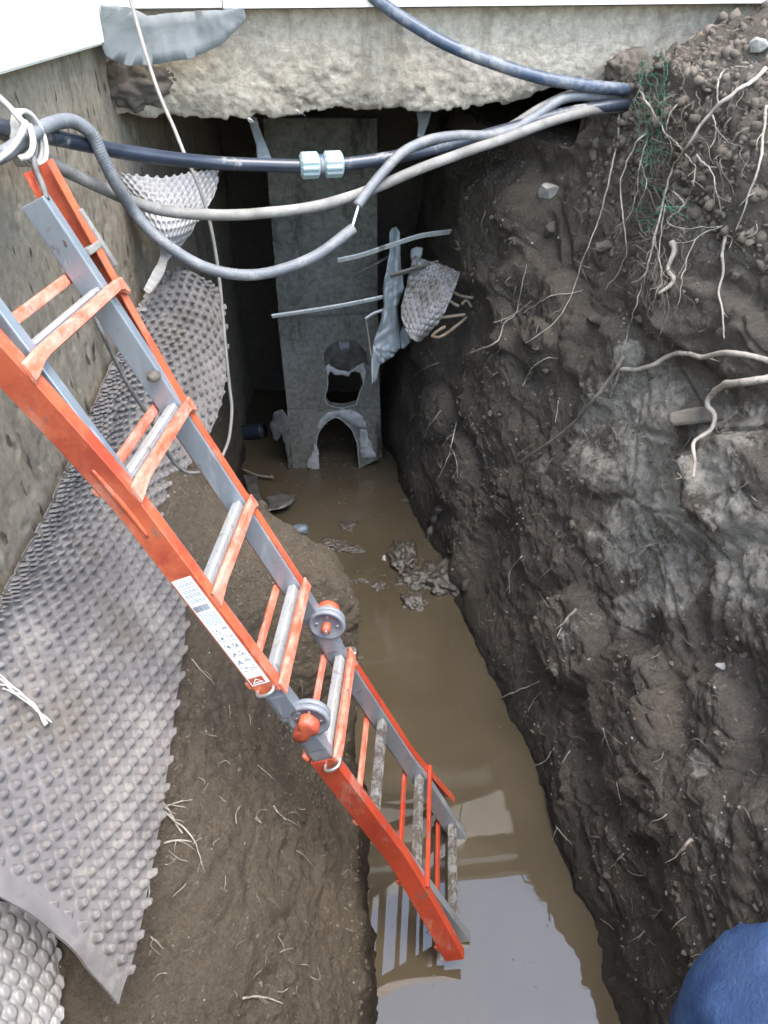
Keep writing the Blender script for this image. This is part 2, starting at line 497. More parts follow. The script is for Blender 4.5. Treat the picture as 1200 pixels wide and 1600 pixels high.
# blocks and hollows of the right bank: photo place, radius along Y, radius along Z, height (m), edge sharpness
BUMPS = [(905, 1000, .17, .17, .075, 4), (1000, 1130, .22, .22, .05, 5), (1060, 1190, .16, .30, .05, 6), (1150, 1130, .22, .2, -.03, 2),
         (790, 370, .30, .26, .09, 2.5), (850, 500, .26, .2, .06, 3), (780, 620, .3, .25, .05, 2.5), (1010, 380, .10, .55, -.10, 1.6),
         (1110, 350, .25, .4, .06, 2.5), (950, 560, .2, .16, .05, 3), (1130, 520, .2, .1, .05, 3), (880, 800, .25, .3, .03, 3),
         (760, 880, .12, .3, -.05, 2), (1170, 1400, .25, .3, .05, 3), (930, 1300, .25, .18, .035, 3), (1000, 1480, .3, .16, -.05, 2),
         (690, 500, .2, .3, .07, 2.5), (720, 740, .16, .2, .05, 3), (1080, 780, .12, .12, .035, 5), (1160, 760, .14, .12, .03, 5),
         (870, 530, .10, .05, .035, 5), (845, 330, .1, .1, .03, 4), (980, 1040, .05, .25, -.03, 2), (690, 650, .14, .16, .05, 3)]
BW3 = [(hit_right(a, b), ry, rz, h, e) for a, b, ry, rz, h, e in BUMPS]
LIME = [(1010, 660, .20), (1000, 720, .17), (1040, 800, .22), (990, 830, .16), (1050, 880, .17), (930, 720, .1), (950, 640, .12), (930, 985, .08),
        (1150, 700, .14), (1165, 900, .14), (1120, 1190, .05), (1010, 560, .06), (1180, 820, .1), (870, 720, .05), (1165, 1300, .05),
        (900, 1050, .05), (985, 960, .08)]
LW3 = [(hit_right(a, b), r) for a, b, r in LIME]

def soil_disp(P, seed, amp=1.0):
    d = .055 * fbm(P * 2.2, 3, seed)
    d += .034 * fbm(P * 6.5, 4, seed + 5, .55)
    st = P * np.array([9, 3.0, 9])
    d += .006 * fbm(st, 3, seed + 9, .6, True)
    d1, d2, c = worley(P * 13, seed + 3)
    d += .016 * (c - .4) * sstep(0, .25, d2 - d1)
    d1, d2, c = worley(P * 34, seed + 4)
    d += .0065 * (1 - d1) * (c > .35) + .002 * c
    d += .008 * fbm(P * 48, 3, seed + 21, .65)
    d += .011 * fbm(P * 17, 4, seed + 31, .62, True) - .008 * sstep(.1, .5, fbm(P * 11, 3, seed + 41))
    return d * amp

def dense(a, b, lo, hi, step, coarse):
    A = np.arange(a, lo, coarse); B = np.arange(lo, hi, step); C = np.arange(hi, b + coarse * .5, coarse)
    return np.concatenate([A, B, C])

# --- right bank
Ys = dense(-.9, 4.6, .55, 3.45, .0072, .05)
Zs = np.arange(-.2, 1.0001, .0072)                # unit profile up the wall (0..1 of ztop)
prof = []
nw = 300; nt_ = 90
tt = np.linspace(-.09, 1, nw)
ss = np.linspace(0, 1, nt_) ** 2.2
V = np.zeros((len(Ys), nw + nt_, 3)); N = np.zeros_like(V)
for i, y in enumerate(Ys):
    zt = ztop(y)
    z = tt * zt
    x = xr(y, z) - .03 * np.exp(-((z) / .12) ** 2)
    rise = np.interp(y, [.2, 1.2, 2.2, 2.7, 3.0], [.10, .2, .34, .34, -.02])
    e = ss[1:] if False else ss
    xo = xr(y, zt) + .004 + e * 5.0
    zo = zt + rise * (1 - np.exp(-e * 5.0 / .55))
    px = np.r_[x, xo]; pz = np.r_[z, zo]
    # round the lip
    k = 14
    pad = np.pad(px, k, mode='edge'); padz = np.pad(pz, k, mode='edge')
    V[i, :, 0] = px; V[i, :, 1] = y; V[i, :, 2] = pz
    tx, tz = np.gradient(px), np.gradient(pz)
    ln = np.hypot(tx, tz) + 1e-9
    nx, nz = -tz / ln, tx / ln
    ker = np.hanning(31); ker /= ker.sum()
    nx = np.convolve(np.pad(nx, 15, mode='edge'), ker, 'valid'); nz = np.convolve(np.pad(nz, 15, mode='edge'), ker, 'valid')
    N[i, :, 0] = nx; N[i, :, 2] = nz
P = V.reshape(-1, 3); Nn = N.reshape(-1, 3)
Nn /= np.linalg.norm(Nn, axis=1)[:, None] + 1e-9
D = soil_disp(P, 11, .82)
# broken blocks with cracks between them
Pw = P + .05 * np.stack([fbm(P * 3.5, 3, 201), fbm(P * 3.5, 3, 202), fbm(P * 3.5, 3, 203)], 1)
for sc, amp, crk, sd_ in ((np.array([3.2, 3.0, 4.2]), .050, .016, 211), (np.array([7.5, 6.5, 8.5]), .018, .008, 212)):
    d1, d2, c_ = worley(Pw * sc, sd_)
    gate = sstep(-.12, .2, fbm(P * 1.6, 2, sd_ + 9))
    D += gate * (amp * (c_ - .5) * sstep(0, .28, d2 - d1) - crk * (1 - sstep(0, .07, d2 - d1)))
for c, ry, rz, h, e in BW3:
    q = (np.abs((P[:, 1] - c[1]) / ry) ** 2.4 + np.abs((P[:, 2] - c[2]) / rz) ** 2.4) ** (1 / 2.4)
    q = q + .22 * fbm(P * 7 + c * 13, 3, int(abs(c[1]) * 1000))
    D += h * (1 - sstep(1 - .9 / e, 1 + .25 / e, q))
# the topsoil is looser
top = sstep(.82, .95, P[:, 2] / 2.08) * (P[:, 1] < 2.95)
d1, d2, c_ = worley(P * 20, 77)
D += top * (.03 * (1 - d1) * (c_ > .3) + .03 * fbm(P * 9, 4, 91))
far = np.clip((np.abs(P[:, 0] - 1) - .9) / 2, 0, 1)
D *= 1 - .7 * far
# keep the soil off the house beam
P = P + Nn * D[:, None]
fb = (P[:, 1] > ybeam(P[:, 0]) - .06) & (P[:, 2] > 1.78)
P[:, 2] = np.where(fb & (P[:, 0] < 4), np.minimum(P[:, 2], np.where(P[:, 1] > ybeam(P[:, 0]) + .02, 1.80, 9)), P[:, 2])
lime = np.zeros(len(P))
for c, r in LW3:
    q = np.linalg.norm((P - c) / np.array([3, 1, 1]), axis=1) / (r * 1.3)
    lime = np.maximum(lime, 1 - sstep(.35, 1.25, q))
nz_ = fbm(P * 22, 5, 303, .65)
lime = np.clip(lime, 0, 1)
d1, d2, c_ = worley(P * 48, 78)
P = P + Nn * (lime * .006 * (.5 - d1))[:, None]
lime = lime * .64
wet = 1 - sstep(.02, .20, P[:, 2] + .08 * fbm(P * 5, 3, 55))
right = mk('right_bank', P, gridF(len(Ys), nw + nt_), M['soil'], loc=(0, 0, 0), attrs={'lime': lime, 'wet': wet})
right.data.flip_normals()
tag(right, kind='structure')
right_bvh = BVHTree.FromPolygons(P.tolist(), gridF(len(Ys), nw + nt_).tolist())

# --- left bank
LY = [-.9, .3, .75, 1.15, 1.38, 1.55, 1.75, 1.95, 2.15, 2.32, 2.5, 2.7, 4.6]
LP = np.array([
    [(-.9, .72), (-.6, .60), (-.45, .56), (-.32, .47), (-.16, .22), (-.02, 0), (.03, -.22)],
    [(-.9, .72), (-.6, .60), (-.45, .56), (-.32, .47), (-.16, .22), (-.02, 0), (.03, -.22)],
    [(-.9, .95), (-.6, .76), (-.45, .66), (-.31, .52), (-.15, .23), (-.025, 0), (.02, -.22)],
    [(-.9, 1.16), (-.6, .90), (-.45, .72), (-.30, .52), (-.13, .23), (-.035, 0), (.01, -.22)],
    [(-.9, 1.17), (-.62, .92), (-.47, .73), (-.33, .50), (-.17, .22), (-.05, 0), (.0, -.22)],
    [(-.9, 1.19), (-.62, .94), (-.46, .74), (-.35, .50), (-.24, .22), (-.09, 0), (-.04, -.22)],
    [(-.9, 1.2), (-.6, .95), (-.42, .88), (-.24, .80), (-.11, .62), (-.09, 0), (-.06, -.22)],
    [(-.9, 1.2), (-.6, .95), (-.41, .86), (-.25, .77), (-.14, .60), (-.12, 0), (-.1, -.22)],
    [(-.9, 1.18), (-.62, .93), (-.47, .78), (-.38, .64), (-.32, .44), (-.29, 0), (-.2, -.22)],
    [(-.9, 1.15), (-.72, .88), (-.62, .70), (-.55, .50), (-.51, .32), (-.49, 0), (-.45, -.22)],
    [(-.9, 1.1), (-.76, .85), (-.68, .65), (-.62, .45), (-.59, .25), (-.58, 0), (-.55, -.22)],
    [(-.9, .8), (-.84, .6), (-.82, .45), (-.80, .3), (-.79, .15), (-.78, 0), (-.76, -.22)],
    [(-.9, .4), (-.86, .3), (-.85, .2), (-.84, .1), (-.835, .05), (-.83, 0), (-.82, -.22)]])
Yl = dense(-.9, 3.6, .5, 2.75, .0075, .05)
nl = 190
V = np.zeros((len(Yl), nl, 3)); N = np.zeros_like(V)
flat = LP.reshape(len(LY), -1)
Li = np.stack([np.interp(Yl, LY, flat[:, j]) for j in range(flat.shape[1])], 1)
ker = np.hanning(17); ker /= ker.sum()
for i, y in enumerate(Yl):
    q = resample(catmull(Li[i].reshape(-1, 2), 300), .001)
    q = catmull(q[np.linspace(0, len(q) - 1, nl).astype(int)], nl)
    tx, tz = np.gradient(q[:, 0]), np.gradient(q[:, 1])
    ln = np.hypot(tx, tz) + 1e-9
    V[i] = np.stack([q[:, 0], np.full(nl, y), q[:, 1]], 1)
    nx = np.convolve(np.pad(-tz / ln, 8, mode='edge'), ker, 'valid'); nz = np.convolve(np.pad(tx / ln, 8, mode='edge'), ker, 'valid')
    N[i, :, 0] = nx; N[i, :, 2] = nz
P = V.reshape(-1, 3); Nn = N.reshape(-1, 3)
D = soil_disp(P, 51, .85) - .012
Pw = P + .05 * np.stack([fbm(P * 3.5, 3, 221), fbm(P * 3.5, 3, 222), fbm(P * 3.5, 3, 223)], 1)
d1, d2, c_ = worley(Pw * np.array([6.5, 5.5, 7]), 224)
gate = sstep(-.1, .25, fbm(P * 1.9, 2, 225))
D += gate * (.026 * (c_ - .5) * sstep(0, .2, d2 - d1) - .008 * (1 - sstep(0, .08, d2 - d1)))
d1, d2, c_ = worley(P * np.array([5, 4, 5]), 58)
D += .012 * (c_ - .5) * sstep(0, .2, d2 - d1) - .004 * (1 - sstep(0, .06, d2 - d1))
P = P + Nn * D[:, None]
# facing right
wet = 1 - sstep(.01, .16, P[:, 2] + .08 * fbm(P * 5, 3, 56))
left = mk('left_bank', P, gridF(len(Yl), nl), M['soil_bank'], loc=(0, 0, 0), attrs={'lime': np.zeros(len(P)), 'wet': wet})
tag(left, kind='structure')
left_bvh = BVHTree.FromPolygons(P.tolist(), gridF(len(Yl), nl).tolist())

# --- end wall of the trench below the photographer, with the ground he crouches on
Xe = np.linspace(-1.0, 1.35, 120)
pe = resample(np.array([(.42, -.22), (.33, .1), (.20, 1.0), (.13, 1.36), (.04, 1.43), (-.3, 1.44), (-3, 1.5)]), .03)
V = np.zeros((len(Xe), len(pe), 3))
V[..., 0] = Xe[:, None]; V[..., 1] = pe[None, :, 0]; V[..., 2] = pe[None, :, 1]
P = V.reshape(-1, 3)
P[:, 2] += .8 * soil_disp(P, 71); P[:, 1] += .6 * soil_disp(P, 72)
end = mk('trench_end', P, gridF(len(Xe), len(pe)), M['soil_bank'], loc=(0, 0, 0), attrs={'lime': np.zeros(len(P)), 'wet': np.zeros(len(P))})
tag(end, kind='structure')

# --- back of the hole under the house, and the wide ground
Xb = np.linspace(-1.2, 2.5, 120); Zb = np.linspace(-.3, 2.1, 80)
V = np.zeros((len(Xb), len(Zb), 3)); V[..., 0] = Xb[:, None]; V[..., 1] = 4.3; V[..., 2] = Zb[None]
P = V.reshape(-1, 3); P[:, 1] -= 1.5 * soil_disp(P, 81)
bk = mk('trench_back', P, gridF(len(Xb), len(Zb)), M['soil'], loc=(0, 0, 0), attrs={'lime': np.zeros(len(P)), 'wet': np.zeros(len(P))})
tag(bk, kind='structure')
g = MB()
zg = 1.5
for x0, x1, y0, y1 in ((5.5, 900, -900, 900), (-900, -1.0, -900, -.85), (-1.0, 5.5, -900, -2.9), (-900, -3, -.85, 900), (-3, 5.5, 7.5, 900)):
    g.add([(x0, y0, zg), (x1, y0, zg), (x1, y1, zg), (x0, y1, zg)], [(0, 1, 2, 3)])
gr = g.build('ground', M['soil_bank']); tag(gr, kind='structure')

# --- trench bed and water
bed = mk('trench_bed', [(-1.1, 0, -.2), (1.1, 0, -.2), (1.1, 4.6, -.2), (-1.1, 4.6, -.2)], [(0, 1, 2, 3)], M['wetmud']); tag(bed, kind='structure')
wt = mk('water', [(-1.1, .1, 0), (1.1, .1, 0), (1.1, 4.5, 0), (-1.1, 4.5, 0)], [(0, 1, 2, 3)], M['water'], loc=(0, 0, 0)); tag(wt, kind='structure')

# ------------------------------------------------------------------ the house: foundation wall, concrete beam, white walls
def rough_sheet(Us, Vs, f, disp, seed):
    U, W = np.meshgrid(Us, Vs, indexing='ij')
    P = f(U.ravel(), W.ravel())
    return P, gridF(len(Us), len(Vs))

house = empty('house', (WALLX, 2.6, 1.0), 'white rendered house standing on an undermined concrete foundation above the trench', 'house')
# foundation wall on the left: trowelled render with pits
Us = dense(-.9, 4.4, .9, 3.0, .010, .06); Vs = np.arange(-.25, 2.2301, .010)
U, W = np.meshgrid(Us, Vs, indexing='ij'); U, W = U.ravel(), W.ravel()
P = np.stack([np.full_like(U, WALLX), U, W], 1)
d = .012 * fbm(P * 3, 4, 5) + .006 * fbm(P * np.array([1, 18, 9]), 4, 6)
pit = fbm(P * np.array([1, 45, 18]), 2, 7)
d -= .010 * sstep(.22, .42, pit)
P[:, 0] += d
F1 = gridF(len(Us), len(Vs))
mk('foundation_wall', P, F1[:, ::-1], M['foundation'], house)
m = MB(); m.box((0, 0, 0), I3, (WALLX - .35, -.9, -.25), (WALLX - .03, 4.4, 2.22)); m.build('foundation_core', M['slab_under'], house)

# white wall over it: trim with a lightly climbing lower edge, then the wall
def slanted(name, x0, x1, y0, y1, zb0, zb1, zt, mat, bev=.006):
    bm = bmesh.new()
    vs = [bm.verts.new(p) for p in ((x0, y0, zb0), (x1, y0, zb0), (x1, y1, zb1), (x0, y1, zb1), (x0, y0, zt), (x1, y0, zt), (x1, y1, zt), (x0, y1, zt))]
    for f in ((3, 2, 1, 0), (4, 5, 6, 7), (0, 1, 5, 4), (1, 2, 6, 5), (2, 3, 7, 6), (3, 0, 4, 7)): bm.faces.new([vs[k] for k in f])
    bmesh.ops.bevel(bm, geom=bm.edges[:], offset=bev, segments=2, affect='EDGES')
    bm.verts.index_update()
    V = [v.co[:] for v in bm.verts]; F = [[v.index for v in f.verts] for f in bm.faces]; bm.free()
    return mk(name, V, F, mat, house, False)
yc = 2.62
slanted('base_trim', WALLX - .3, WALLX + .045, -.9, yc, 2.30, 2.140, 2.33, M['trim'])
slanted('side_wall', WALLX - .3, WALLX + .02, -.9, yc - .004, 2.334, 2.334, 4.9, M['white'])
# back: concrete beam with a ragged underside, seen from the front
Xs = np.arange(WALLX - .02, 1.25, .0065)
zt_, zb_ = 2.215, 1.94
pp = []
prof_n = 60
chip = worley(np.stack([Xs * 16, Xs * 0, Xs * 0], 1), 35)[2]
ragged = zb_ + .016 * (chip - .5) + .03 * fbm(np.stack([Xs * 2.4, Xs * 0, Xs * 0], 1), 3, 31) + .018 * fbm(np.stack([Xs * 14, Xs * 0 + 3, Xs * 0], 1), 4, 32, .65) \
    - .018 * np.exp(-((Xs + .35) / .25) ** 2) + .04 * sstep(.32, .55, Xs) + .03 * (1 - sstep(-.72, -.55, Xs)) * 0
s = np.linspace(0, 1, 46)
V = np.zeros((len(Xs), 46 + 26 + 8, 3))
for i, x in enumerate(Xs):
    yb = ybeam(x)
    zz = zt_ + (ragged[i] - zt_) * s
    V[i, :46, 0] = x; V[i, :46, 1] = yb + .02 * s ** 6; V[i, :46, 2] = zz
    b_ = np.linspace(0, 1, 27)[1:]
    V[i, 46:72, 0] = x; V[i, 46:72, 1] = yb + .02 + .30 * b_; V[i, 46:72, 2] = ragged[i] + .05 * b_
    c_ = np.linspace(0, 1, 9)[1:]
    V[i, 72:, 0] = x; V[i, 72:, 1] = yb + .32; V[i, 72:, 2] = ragged[i] + .05 + (zt_ - ragged[i] - .05) * c_
P = V.reshape(-1, 3)
d1, d2, c_ = worley(P * 46, 41)
low = np.clip((2.13 - P[:, 2]) / .12, 0, 1)
d = (.020 * fbm(P * 7, 4, 42, .6) + .004 * (1 - d1) * (c_ > .6) + .008 * fbm(P * 28, 5, 43, .7) - .012 * sstep(.15, .45, fbm(P * 13, 3, 44))) * (.5 + .5 * low)
P[:, 1] -= d; P[:, 2] -= .5 * d * (P[:, 2] < 2.02)
mk('concrete_beam', P, gridF(len(Xs), 80), M['beam'], house)
# slab under the house floor and the white wall above
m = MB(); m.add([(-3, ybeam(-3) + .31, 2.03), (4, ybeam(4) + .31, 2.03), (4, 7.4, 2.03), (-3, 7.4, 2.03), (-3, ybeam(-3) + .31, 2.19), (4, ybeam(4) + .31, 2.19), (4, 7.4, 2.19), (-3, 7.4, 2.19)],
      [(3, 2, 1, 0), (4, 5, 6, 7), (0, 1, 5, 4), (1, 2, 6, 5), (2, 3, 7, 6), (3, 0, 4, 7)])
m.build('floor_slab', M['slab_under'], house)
def back_box(name, x0, x1, dy0, dy1, z0, z1, mat):
    m = MB()
    v = []
    for z in (z0, z1):
        for x, dy in ((x0, dy0), (x1, dy0), (x1, dy1), (x0, dy1)): v.append((x, ybeam(x) + dy, z))
    m.add(v, [(3, 2, 1, 0), (4, 5, 6, 7), (0, 1, 5, 4), (1, 2, 6, 5), (2, 3, 7, 6), (3, 0, 4, 7)])
    return m.build(name, mat, house)
back_box('base_trim', WALLX + .38, 4, -.045, .1, 2.222, 2.262, M['trim'])
back_box('base_trim', -1.2, WALLX + .376, -.040, .1, 2.224, 2.262, M['trim'])
back_box('back_wall', -1.2, 4, -.02, .16, 2.266, 2.285, M['white'])
wx = np.linspace(-1.15, 3.95, 7)
for k in range(6):                                  # band of dark windows over the sill
    fr = back_box('window_frame', wx[k], wx[k + 1] - .004, .0, .06, 2.289, 2.315, M['trim'])
    back_box('window_frame', wx[k], wx[k] + .05, .0, .06, 2.317, 3.10, M['trim'])
    back_box('window_pane', wx[k] + .053, wx[k + 1] - .004, .02, .04, 2.317, 3.10, M['glass'])
back_box('lintel', -1.2, 4, -.06, .2, 3.104, 3.20, M['white'])
back_box('gutter', -1.2, 4, -.13, -.02, 3.235, 3.30, M['slat_dark'])

# lump of dark soil stuck under the corner of the beam
def lump(name, c, r, mat, seed, amp=.35, sub=4, parent=None, fr=2.2, flat=None, smooth=True):
    bm = bmesh.new(); bmesh.ops.create_icosphere(bm, subdivisions=sub, radius=1)
    V = np.array([v.co[:] for v in bm.verts]); F = np.array([[v.index for v in f.verts] for f in bm.faces]); bm.free()
    d1, d2, cc = worley(V * fr + seed, seed)
    n = 1 + amp * fbm(V * fr * .6 + seed * 3.1, 4, seed) + amp * .35 * (.5 - d1)
    V = V * n[:, None]
    if flat: V = np.clip(V, -flat, flat) * .6 + V * .4
    return mk(name, V * np.asarray(r) + np.asarray(c), F, mat, parent, smooth)

p = at(205, 130, Y=2.63)
o = lump('soil_clump', p + np.array([0, .05, 0]), (.13, .07, .085), M['clod'], 3, .5, 5, fr=3.5)
tag(o, 'dark crumbling soil clump stuck under the corner of the concrete beam', 'soil clump')

# grey plaster sheet peeling off the corner
out = [(157, 8), (158, 50), (160, 78), (172, 92), (200, 104), (240, 100), (300, 92), (345, 72), (368, 48), (383, 30), (381, 12), (300, 18), (230, 24), (200, 10)]
def jagged(loop, amp, step, seed):
    L = []
    for i in range(len(loop)):
        a, b = np.array(loop[i], float), np.array(loop[(i + 1) % len(loop)], float)
        n = max(1, int(np.linalg.norm(b - a) / step))
        for k in range(n): L.append(a + (b - a) * k / n)
    L = np.array(L); q = np.c_[L * .21, np.full(len(L), seed * 1.7)]
    return (L + amp * np.stack([fbm(q, 3, seed + 1, .7), fbm(q, 3, seed + 2, .7)], 1)).tolist()
def sheet_from_outline(name, out, tfun, thick, mat, parent=None, seed=0, wav=.004, sub=3, jag=0, step=6):
    """a thin plate with thickness from an outline of places (u,v) at depth tfun(u,v)"""
    bm = bmesh.new()
    if jag: out = jagged(out, jag, step, seed)
    vs = [bm.verts.new((u, -v, 0)) for u, v in out]
    es = [bm.edges.new((vs[i], vs[(i + 1) % len(vs)])) for i in range(len(vs))]
    bmesh.ops.triangle_fill(bm, edges=es, use_beauty=True)
    bmesh.ops.subdivide_edges(bm, edges=bm.edges[:], cuts=sub, use_grid_fill=True)
    bmesh.ops.triangulate(bm, faces=bm.faces[:])
    bm.verts.index_update()
    uv = np.array([(v.co.x, -v.co.y) for v in bm.verts])
    F = [[v.index for v in f.verts] for f in bm.faces]
    bnd = [(e.verts[0].index, e.verts[1].index) for e in bm.edges if e.is_boundary]
    # orientation of boundary edges from their face
    bset = []
    for e in bm.edges:
        if e.is_boundary:
            f = e.link_faces[0]; ids = [v.index for v in f.verts]
            a, b = e.verts[0].index, e.verts[1].index
            if ids[(ids.index(a) + 1) % len(ids)] != b: a, b = b, a
            bset.append((a, b))
    bm.free()
    P = np.array([at(u, v, tfun(u, v)) for u, v in uv])
    P += (wav * fbm(P * 14, 3, seed))[:, None] * np.array([.3, -1, .3])
    Q = P + (P - CAM) / np.linalg.norm(P - CAM, axis=1)[:, None] * thick
    n = len(P)
    FF = [f for f in F] + [[i + n for i in f[::-1]] for f in F] + [[b, a, a + n, b + n] for a, b in bset]
    return mk(name, np.vstack([P, Q]), FF, mat, parent, True)

def tplane_back(off):
    return lambda u, v: (lambda d: (2.63 + .085 + off) / (d[1] - .10 * d[0]))(ray(u, v))
o = sheet_from_outline('plaster_sheet', out, lambda u, v: tplane_back(-.085)(u, v) - .022 - .012 * max(0, (v - 60) / 40), .012, M['flash'], None, 4, .016, jag=5, step=9)
tag(o, 'pale blue grey plaster sheet peeling away from the house corner', 'plaster sheet')
# ------------------------------------------------------------------ dimpled drainage membrane on the left bank
def patch(net, n, m):
    """smooth surface through a net (rows x cols x 3) of points"""
    A = np.stack([catmull(net[:, j], n) for j in range(net.shape[1])], 1)
    return np.stack([catmull(A[i], m) for i in range(n)], 0)

def membrane_surface(net, pitch, res, height, r_out, r_in, sign=1, flat=None, jag=.0, seed=0, thick=.004, skew=0.0):
    net = np.array([[at(u, v, Z=z) if isinstance(u, (int, float)) else u for (u, v, z) in row] for row in net])
    net[..., 0] = np.maximum(net[..., 0], WALLX + .03)
    C = patch(net, 80, 40)
    Lr = np.linalg.norm(np.diff(C[:, 20], axis=0), axis=1).sum(); Lc = np.linalg.norm(np.diff(C[40], axis=0), axis=1).sum()
    n, m = int(Lr / res), int(Lc / res)
    Pm = patch(net, n, m)
    # arc-length coordinates
    a = np.vstack([np.zeros((1, m)), np.cumsum(np.linalg.norm(np.diff(Pm, axis=0), axis=2), 0)])
    b = np.hstack([np.zeros((n, 1)), np.cumsum(np.linalg.norm(np.diff(Pm, axis=1), axis=2), 1)])
    a = a.mean(1)[:, None] + 0 * a
    b = b[:, -1:] - b                                   # measured from the free edge
    a = a + skew * b
    du, dv = np.gradient(Pm, axis=0), np.gradient(Pm, axis=1)
    Nn = np.cross(du, dv); Nn /= np.linalg.norm(Nn, axis=2)[..., None] + 1e-9
    if (Nn * (CAM - Pm)).sum(2).mean() < 0: Nn = -Nn
    row = np.round(a / (pitch * .866))
    off = .5 * pitch * (row % 2)
    col = np.round((b - off) / pitch)
    rad = np.hypot(a - row * pitch * .866, b - off - col * pitch)
    hsh = ((row * 127.1 + col * 311.7) % 1.0 + (np.sin(row * 12.98 + col * 78.23) * 437.58) % 1.0) % 1.0
    h = 1 - sstep(r_in, r_out, rad)
    hv = height * (.7 + .5 * hsh)
    squash = hsh > .965
    hv = np.where(squash, hv * .25, hv)
    if flat is not None: hv = hv * flat(a, b)
    Q = Pm.reshape(-1, 3)
    wob = .013 * fbm(Q * 4, 3, seed + 2) + .006 * fbm(Q * 18, 2, seed + 3)
    P = Q + Nn.reshape(-1, 3) * (sign * hv * h).reshape(-1, 1) + Nn.reshape(-1, 3) * wob[:, None]
    F = gridF(n, m)
    mud = sstep(.02, .34, fbm(Q * 5, 5, seed + 8, .6)) * (.45 + .45 * (1 - h.reshape(-1)))
    # back skin gives the sheet its thickness
    B = Q + Nn.reshape(-1, 3) * (wob - thick)[:, None] + Nn.reshape(-1, 3) * (sign * hv * h * .8).reshape(-1, 1)
    k = n * m
    idx = np.arange(k).reshape(n, m)
    loop = np.concatenate([idx[0, :-1], idx[:-1, -1], idx[-1, :0:-1], idx[:0:-1, 0]])
    nx = np.roll(loop, -1)
    rim = np.stack([loop, nx, nx + k, loop + k], 1)
    FF = np.vstack([F, F[:, ::-1] + k, rim])
    return np.vstack([P, B]), FF, np.r_[mud, mud]

memb = empty('drainage_membrane', (-.6, 1.2, .9), 'grey dimpled plastic drainage sheet draped over the earth beside the foundation wall', 'drainage sheet')
NET = [
    [(-170, 1340, 1.22), (0, 1402, 1.12), (90, 1462, 1.02), (148, 1524, .93), (186, 1570, .86)],
    [(-165, 1230, 1.27), (0, 1300, 1.15), (100, 1360, 1.04), (168, 1425, .95), (212, 1478, .87)],
    [(-120, 1085, 1.28), (0, 1125, 1.19), (110, 1185, 1.07), (190, 1250, .96), (246, 1310, .86)],
    [(-60, 965, 1.30), (22, 985, 1.23), (120, 1025, 1.11), (210, 1090, .98), (268, 1150, .88)],
    [(0, 905, 1.30), (70, 885, 1.23), (150, 893, 1.12), (230, 930, 1.01), (290, 980, .90)],
    [(38, 800, 1.31), (100, 772, 1.25), (165, 770, 1.16), (228, 800, 1.05), (276, 842, .95)],
    [(75, 705, 1.33), (130, 672, 1.28), (190, 662, 1.19), (250, 685, 1.09), (287, 742, .97)],
    [(117, 632, 1.36), (170, 592, 1.32), (230, 585, 1.25), (292, 612, 1.15), (335, 660, 1.05)],
    [(167, 535, 1.39), (212, 507, 1.38), (266, 512, 1.32), (316, 537, 1.23), (353, 582, 1.13)],
    [(208, 482, 1.40), (243, 456, 1.43), (285, 450, 1.41), (325, 468, 1.34), (350, 500, 1.26)],
    [(228, 458, 1.38), (253, 432, 1.44), (285, 422, 1.45), (312, 430, 1.42), (338, 450, 1.34)]]
def flatband(a, b):
    q = fbm(np.stack([a.ravel() * 9, b.ravel() * 9, a.ravel() * 0], 1), 2, 4).reshape(a.shape) * .03
    return sstep(.085, .105, a - .16 * np.clip(b - .35, -.35, .3) + q * .6)
V, F, mud = membrane_surface(NET, .0365, .0028, .0170, .0110, .0066, 1, flatband, seed=3, skew=.12)
mk('dimpled_sheet', V, F, M['membrane'], memb, attrs={'mud': mud})
# lower layer, folded back under: its cells are seen from behind
NET2 = [[(-140, 1395, 1.03), (-60, 1400, .96), (10, 1412, .89), (62, 1440, .83), (92, 1490, .77)],
        [(-140, 1470, 1.0), (-60, 1480, .93), (10, 1495, .86), (60, 1520, .80), (94, 1560, .74)],
        [(-140, 1560, .97), (-60, 1570, .90), (10, 1585, .83), (58, 1605, .77), (90, 1640, .71)],
        [(-140, 1690, .92), (-60, 1700, .85), (10, 1710, .78), (56, 1730, .72), (84, 1760, .66)]]
V, F, mud = membrane_surface(NET2, .034, .0034, .013, .0175, .009, 1, None, seed=9)
o = mk('folded_layer', V, F, M['membrane_pale'], memb, attrs={'mud': mud * .4}); o['label'] = 'paler shiny layer folded back under the sheet'
# twisted far end hanging over towards the hole, then a thin tail
def tnet(rows, ts):
    return [[at(u, v, t=tt_) for (u, v), tt_ in zip(r, t)] for r, t in zip(rows, ts)]
rows = [[(183, 268), (215, 272), (255, 275), (300, 268), (343, 263)],
        [(192, 290), (218, 296), (255, 300), (298, 296), (340, 290)],
        [(208, 318), (228, 325), (256, 330), (290, 328), (328, 318)],
        [(226, 350), (240, 358), (258, 362), (282, 358), (308, 350)],
        [(243, 378), (250, 385), (260, 390), (272, 388), (288, 378)],
        [(250, 398), (254, 402), (259, 404), (264, 403), (268, 400)],
        [(238, 424), (242, 427), (246, 429), (250, 430), (254, 428)],
        [(224, 452), (227, 455), (230, 457), (233, 458), (236, 456)]]
ts = [[2.42, 2.40, 2.44, 2.52, 2.62], [2.40, 2.37, 2.40, 2.48, 2.58], [2.40, 2.37, 2.38, 2.43, 2.5], [2.42, 2.39, 2.39, 2.42, 2.47],
      [2.46, 2.44, 2.43, 2.45, 2.47], [2.47, 2.46, 2.46, 2.46, 2.47], [2.46, 2.46, 2.46, 2.46, 2.46], [2.45, 2.45, 2.45, 2.45, 2.45]]
net = np.array(tnet(rows, ts))
class _N(list): pass
def membrane_from_pts(net, *a, **k):
    return membrane_surface([[(float(0), 0, 0)] * net.shape[1]] * net.shape[0], *a, **k)
_old_at = at
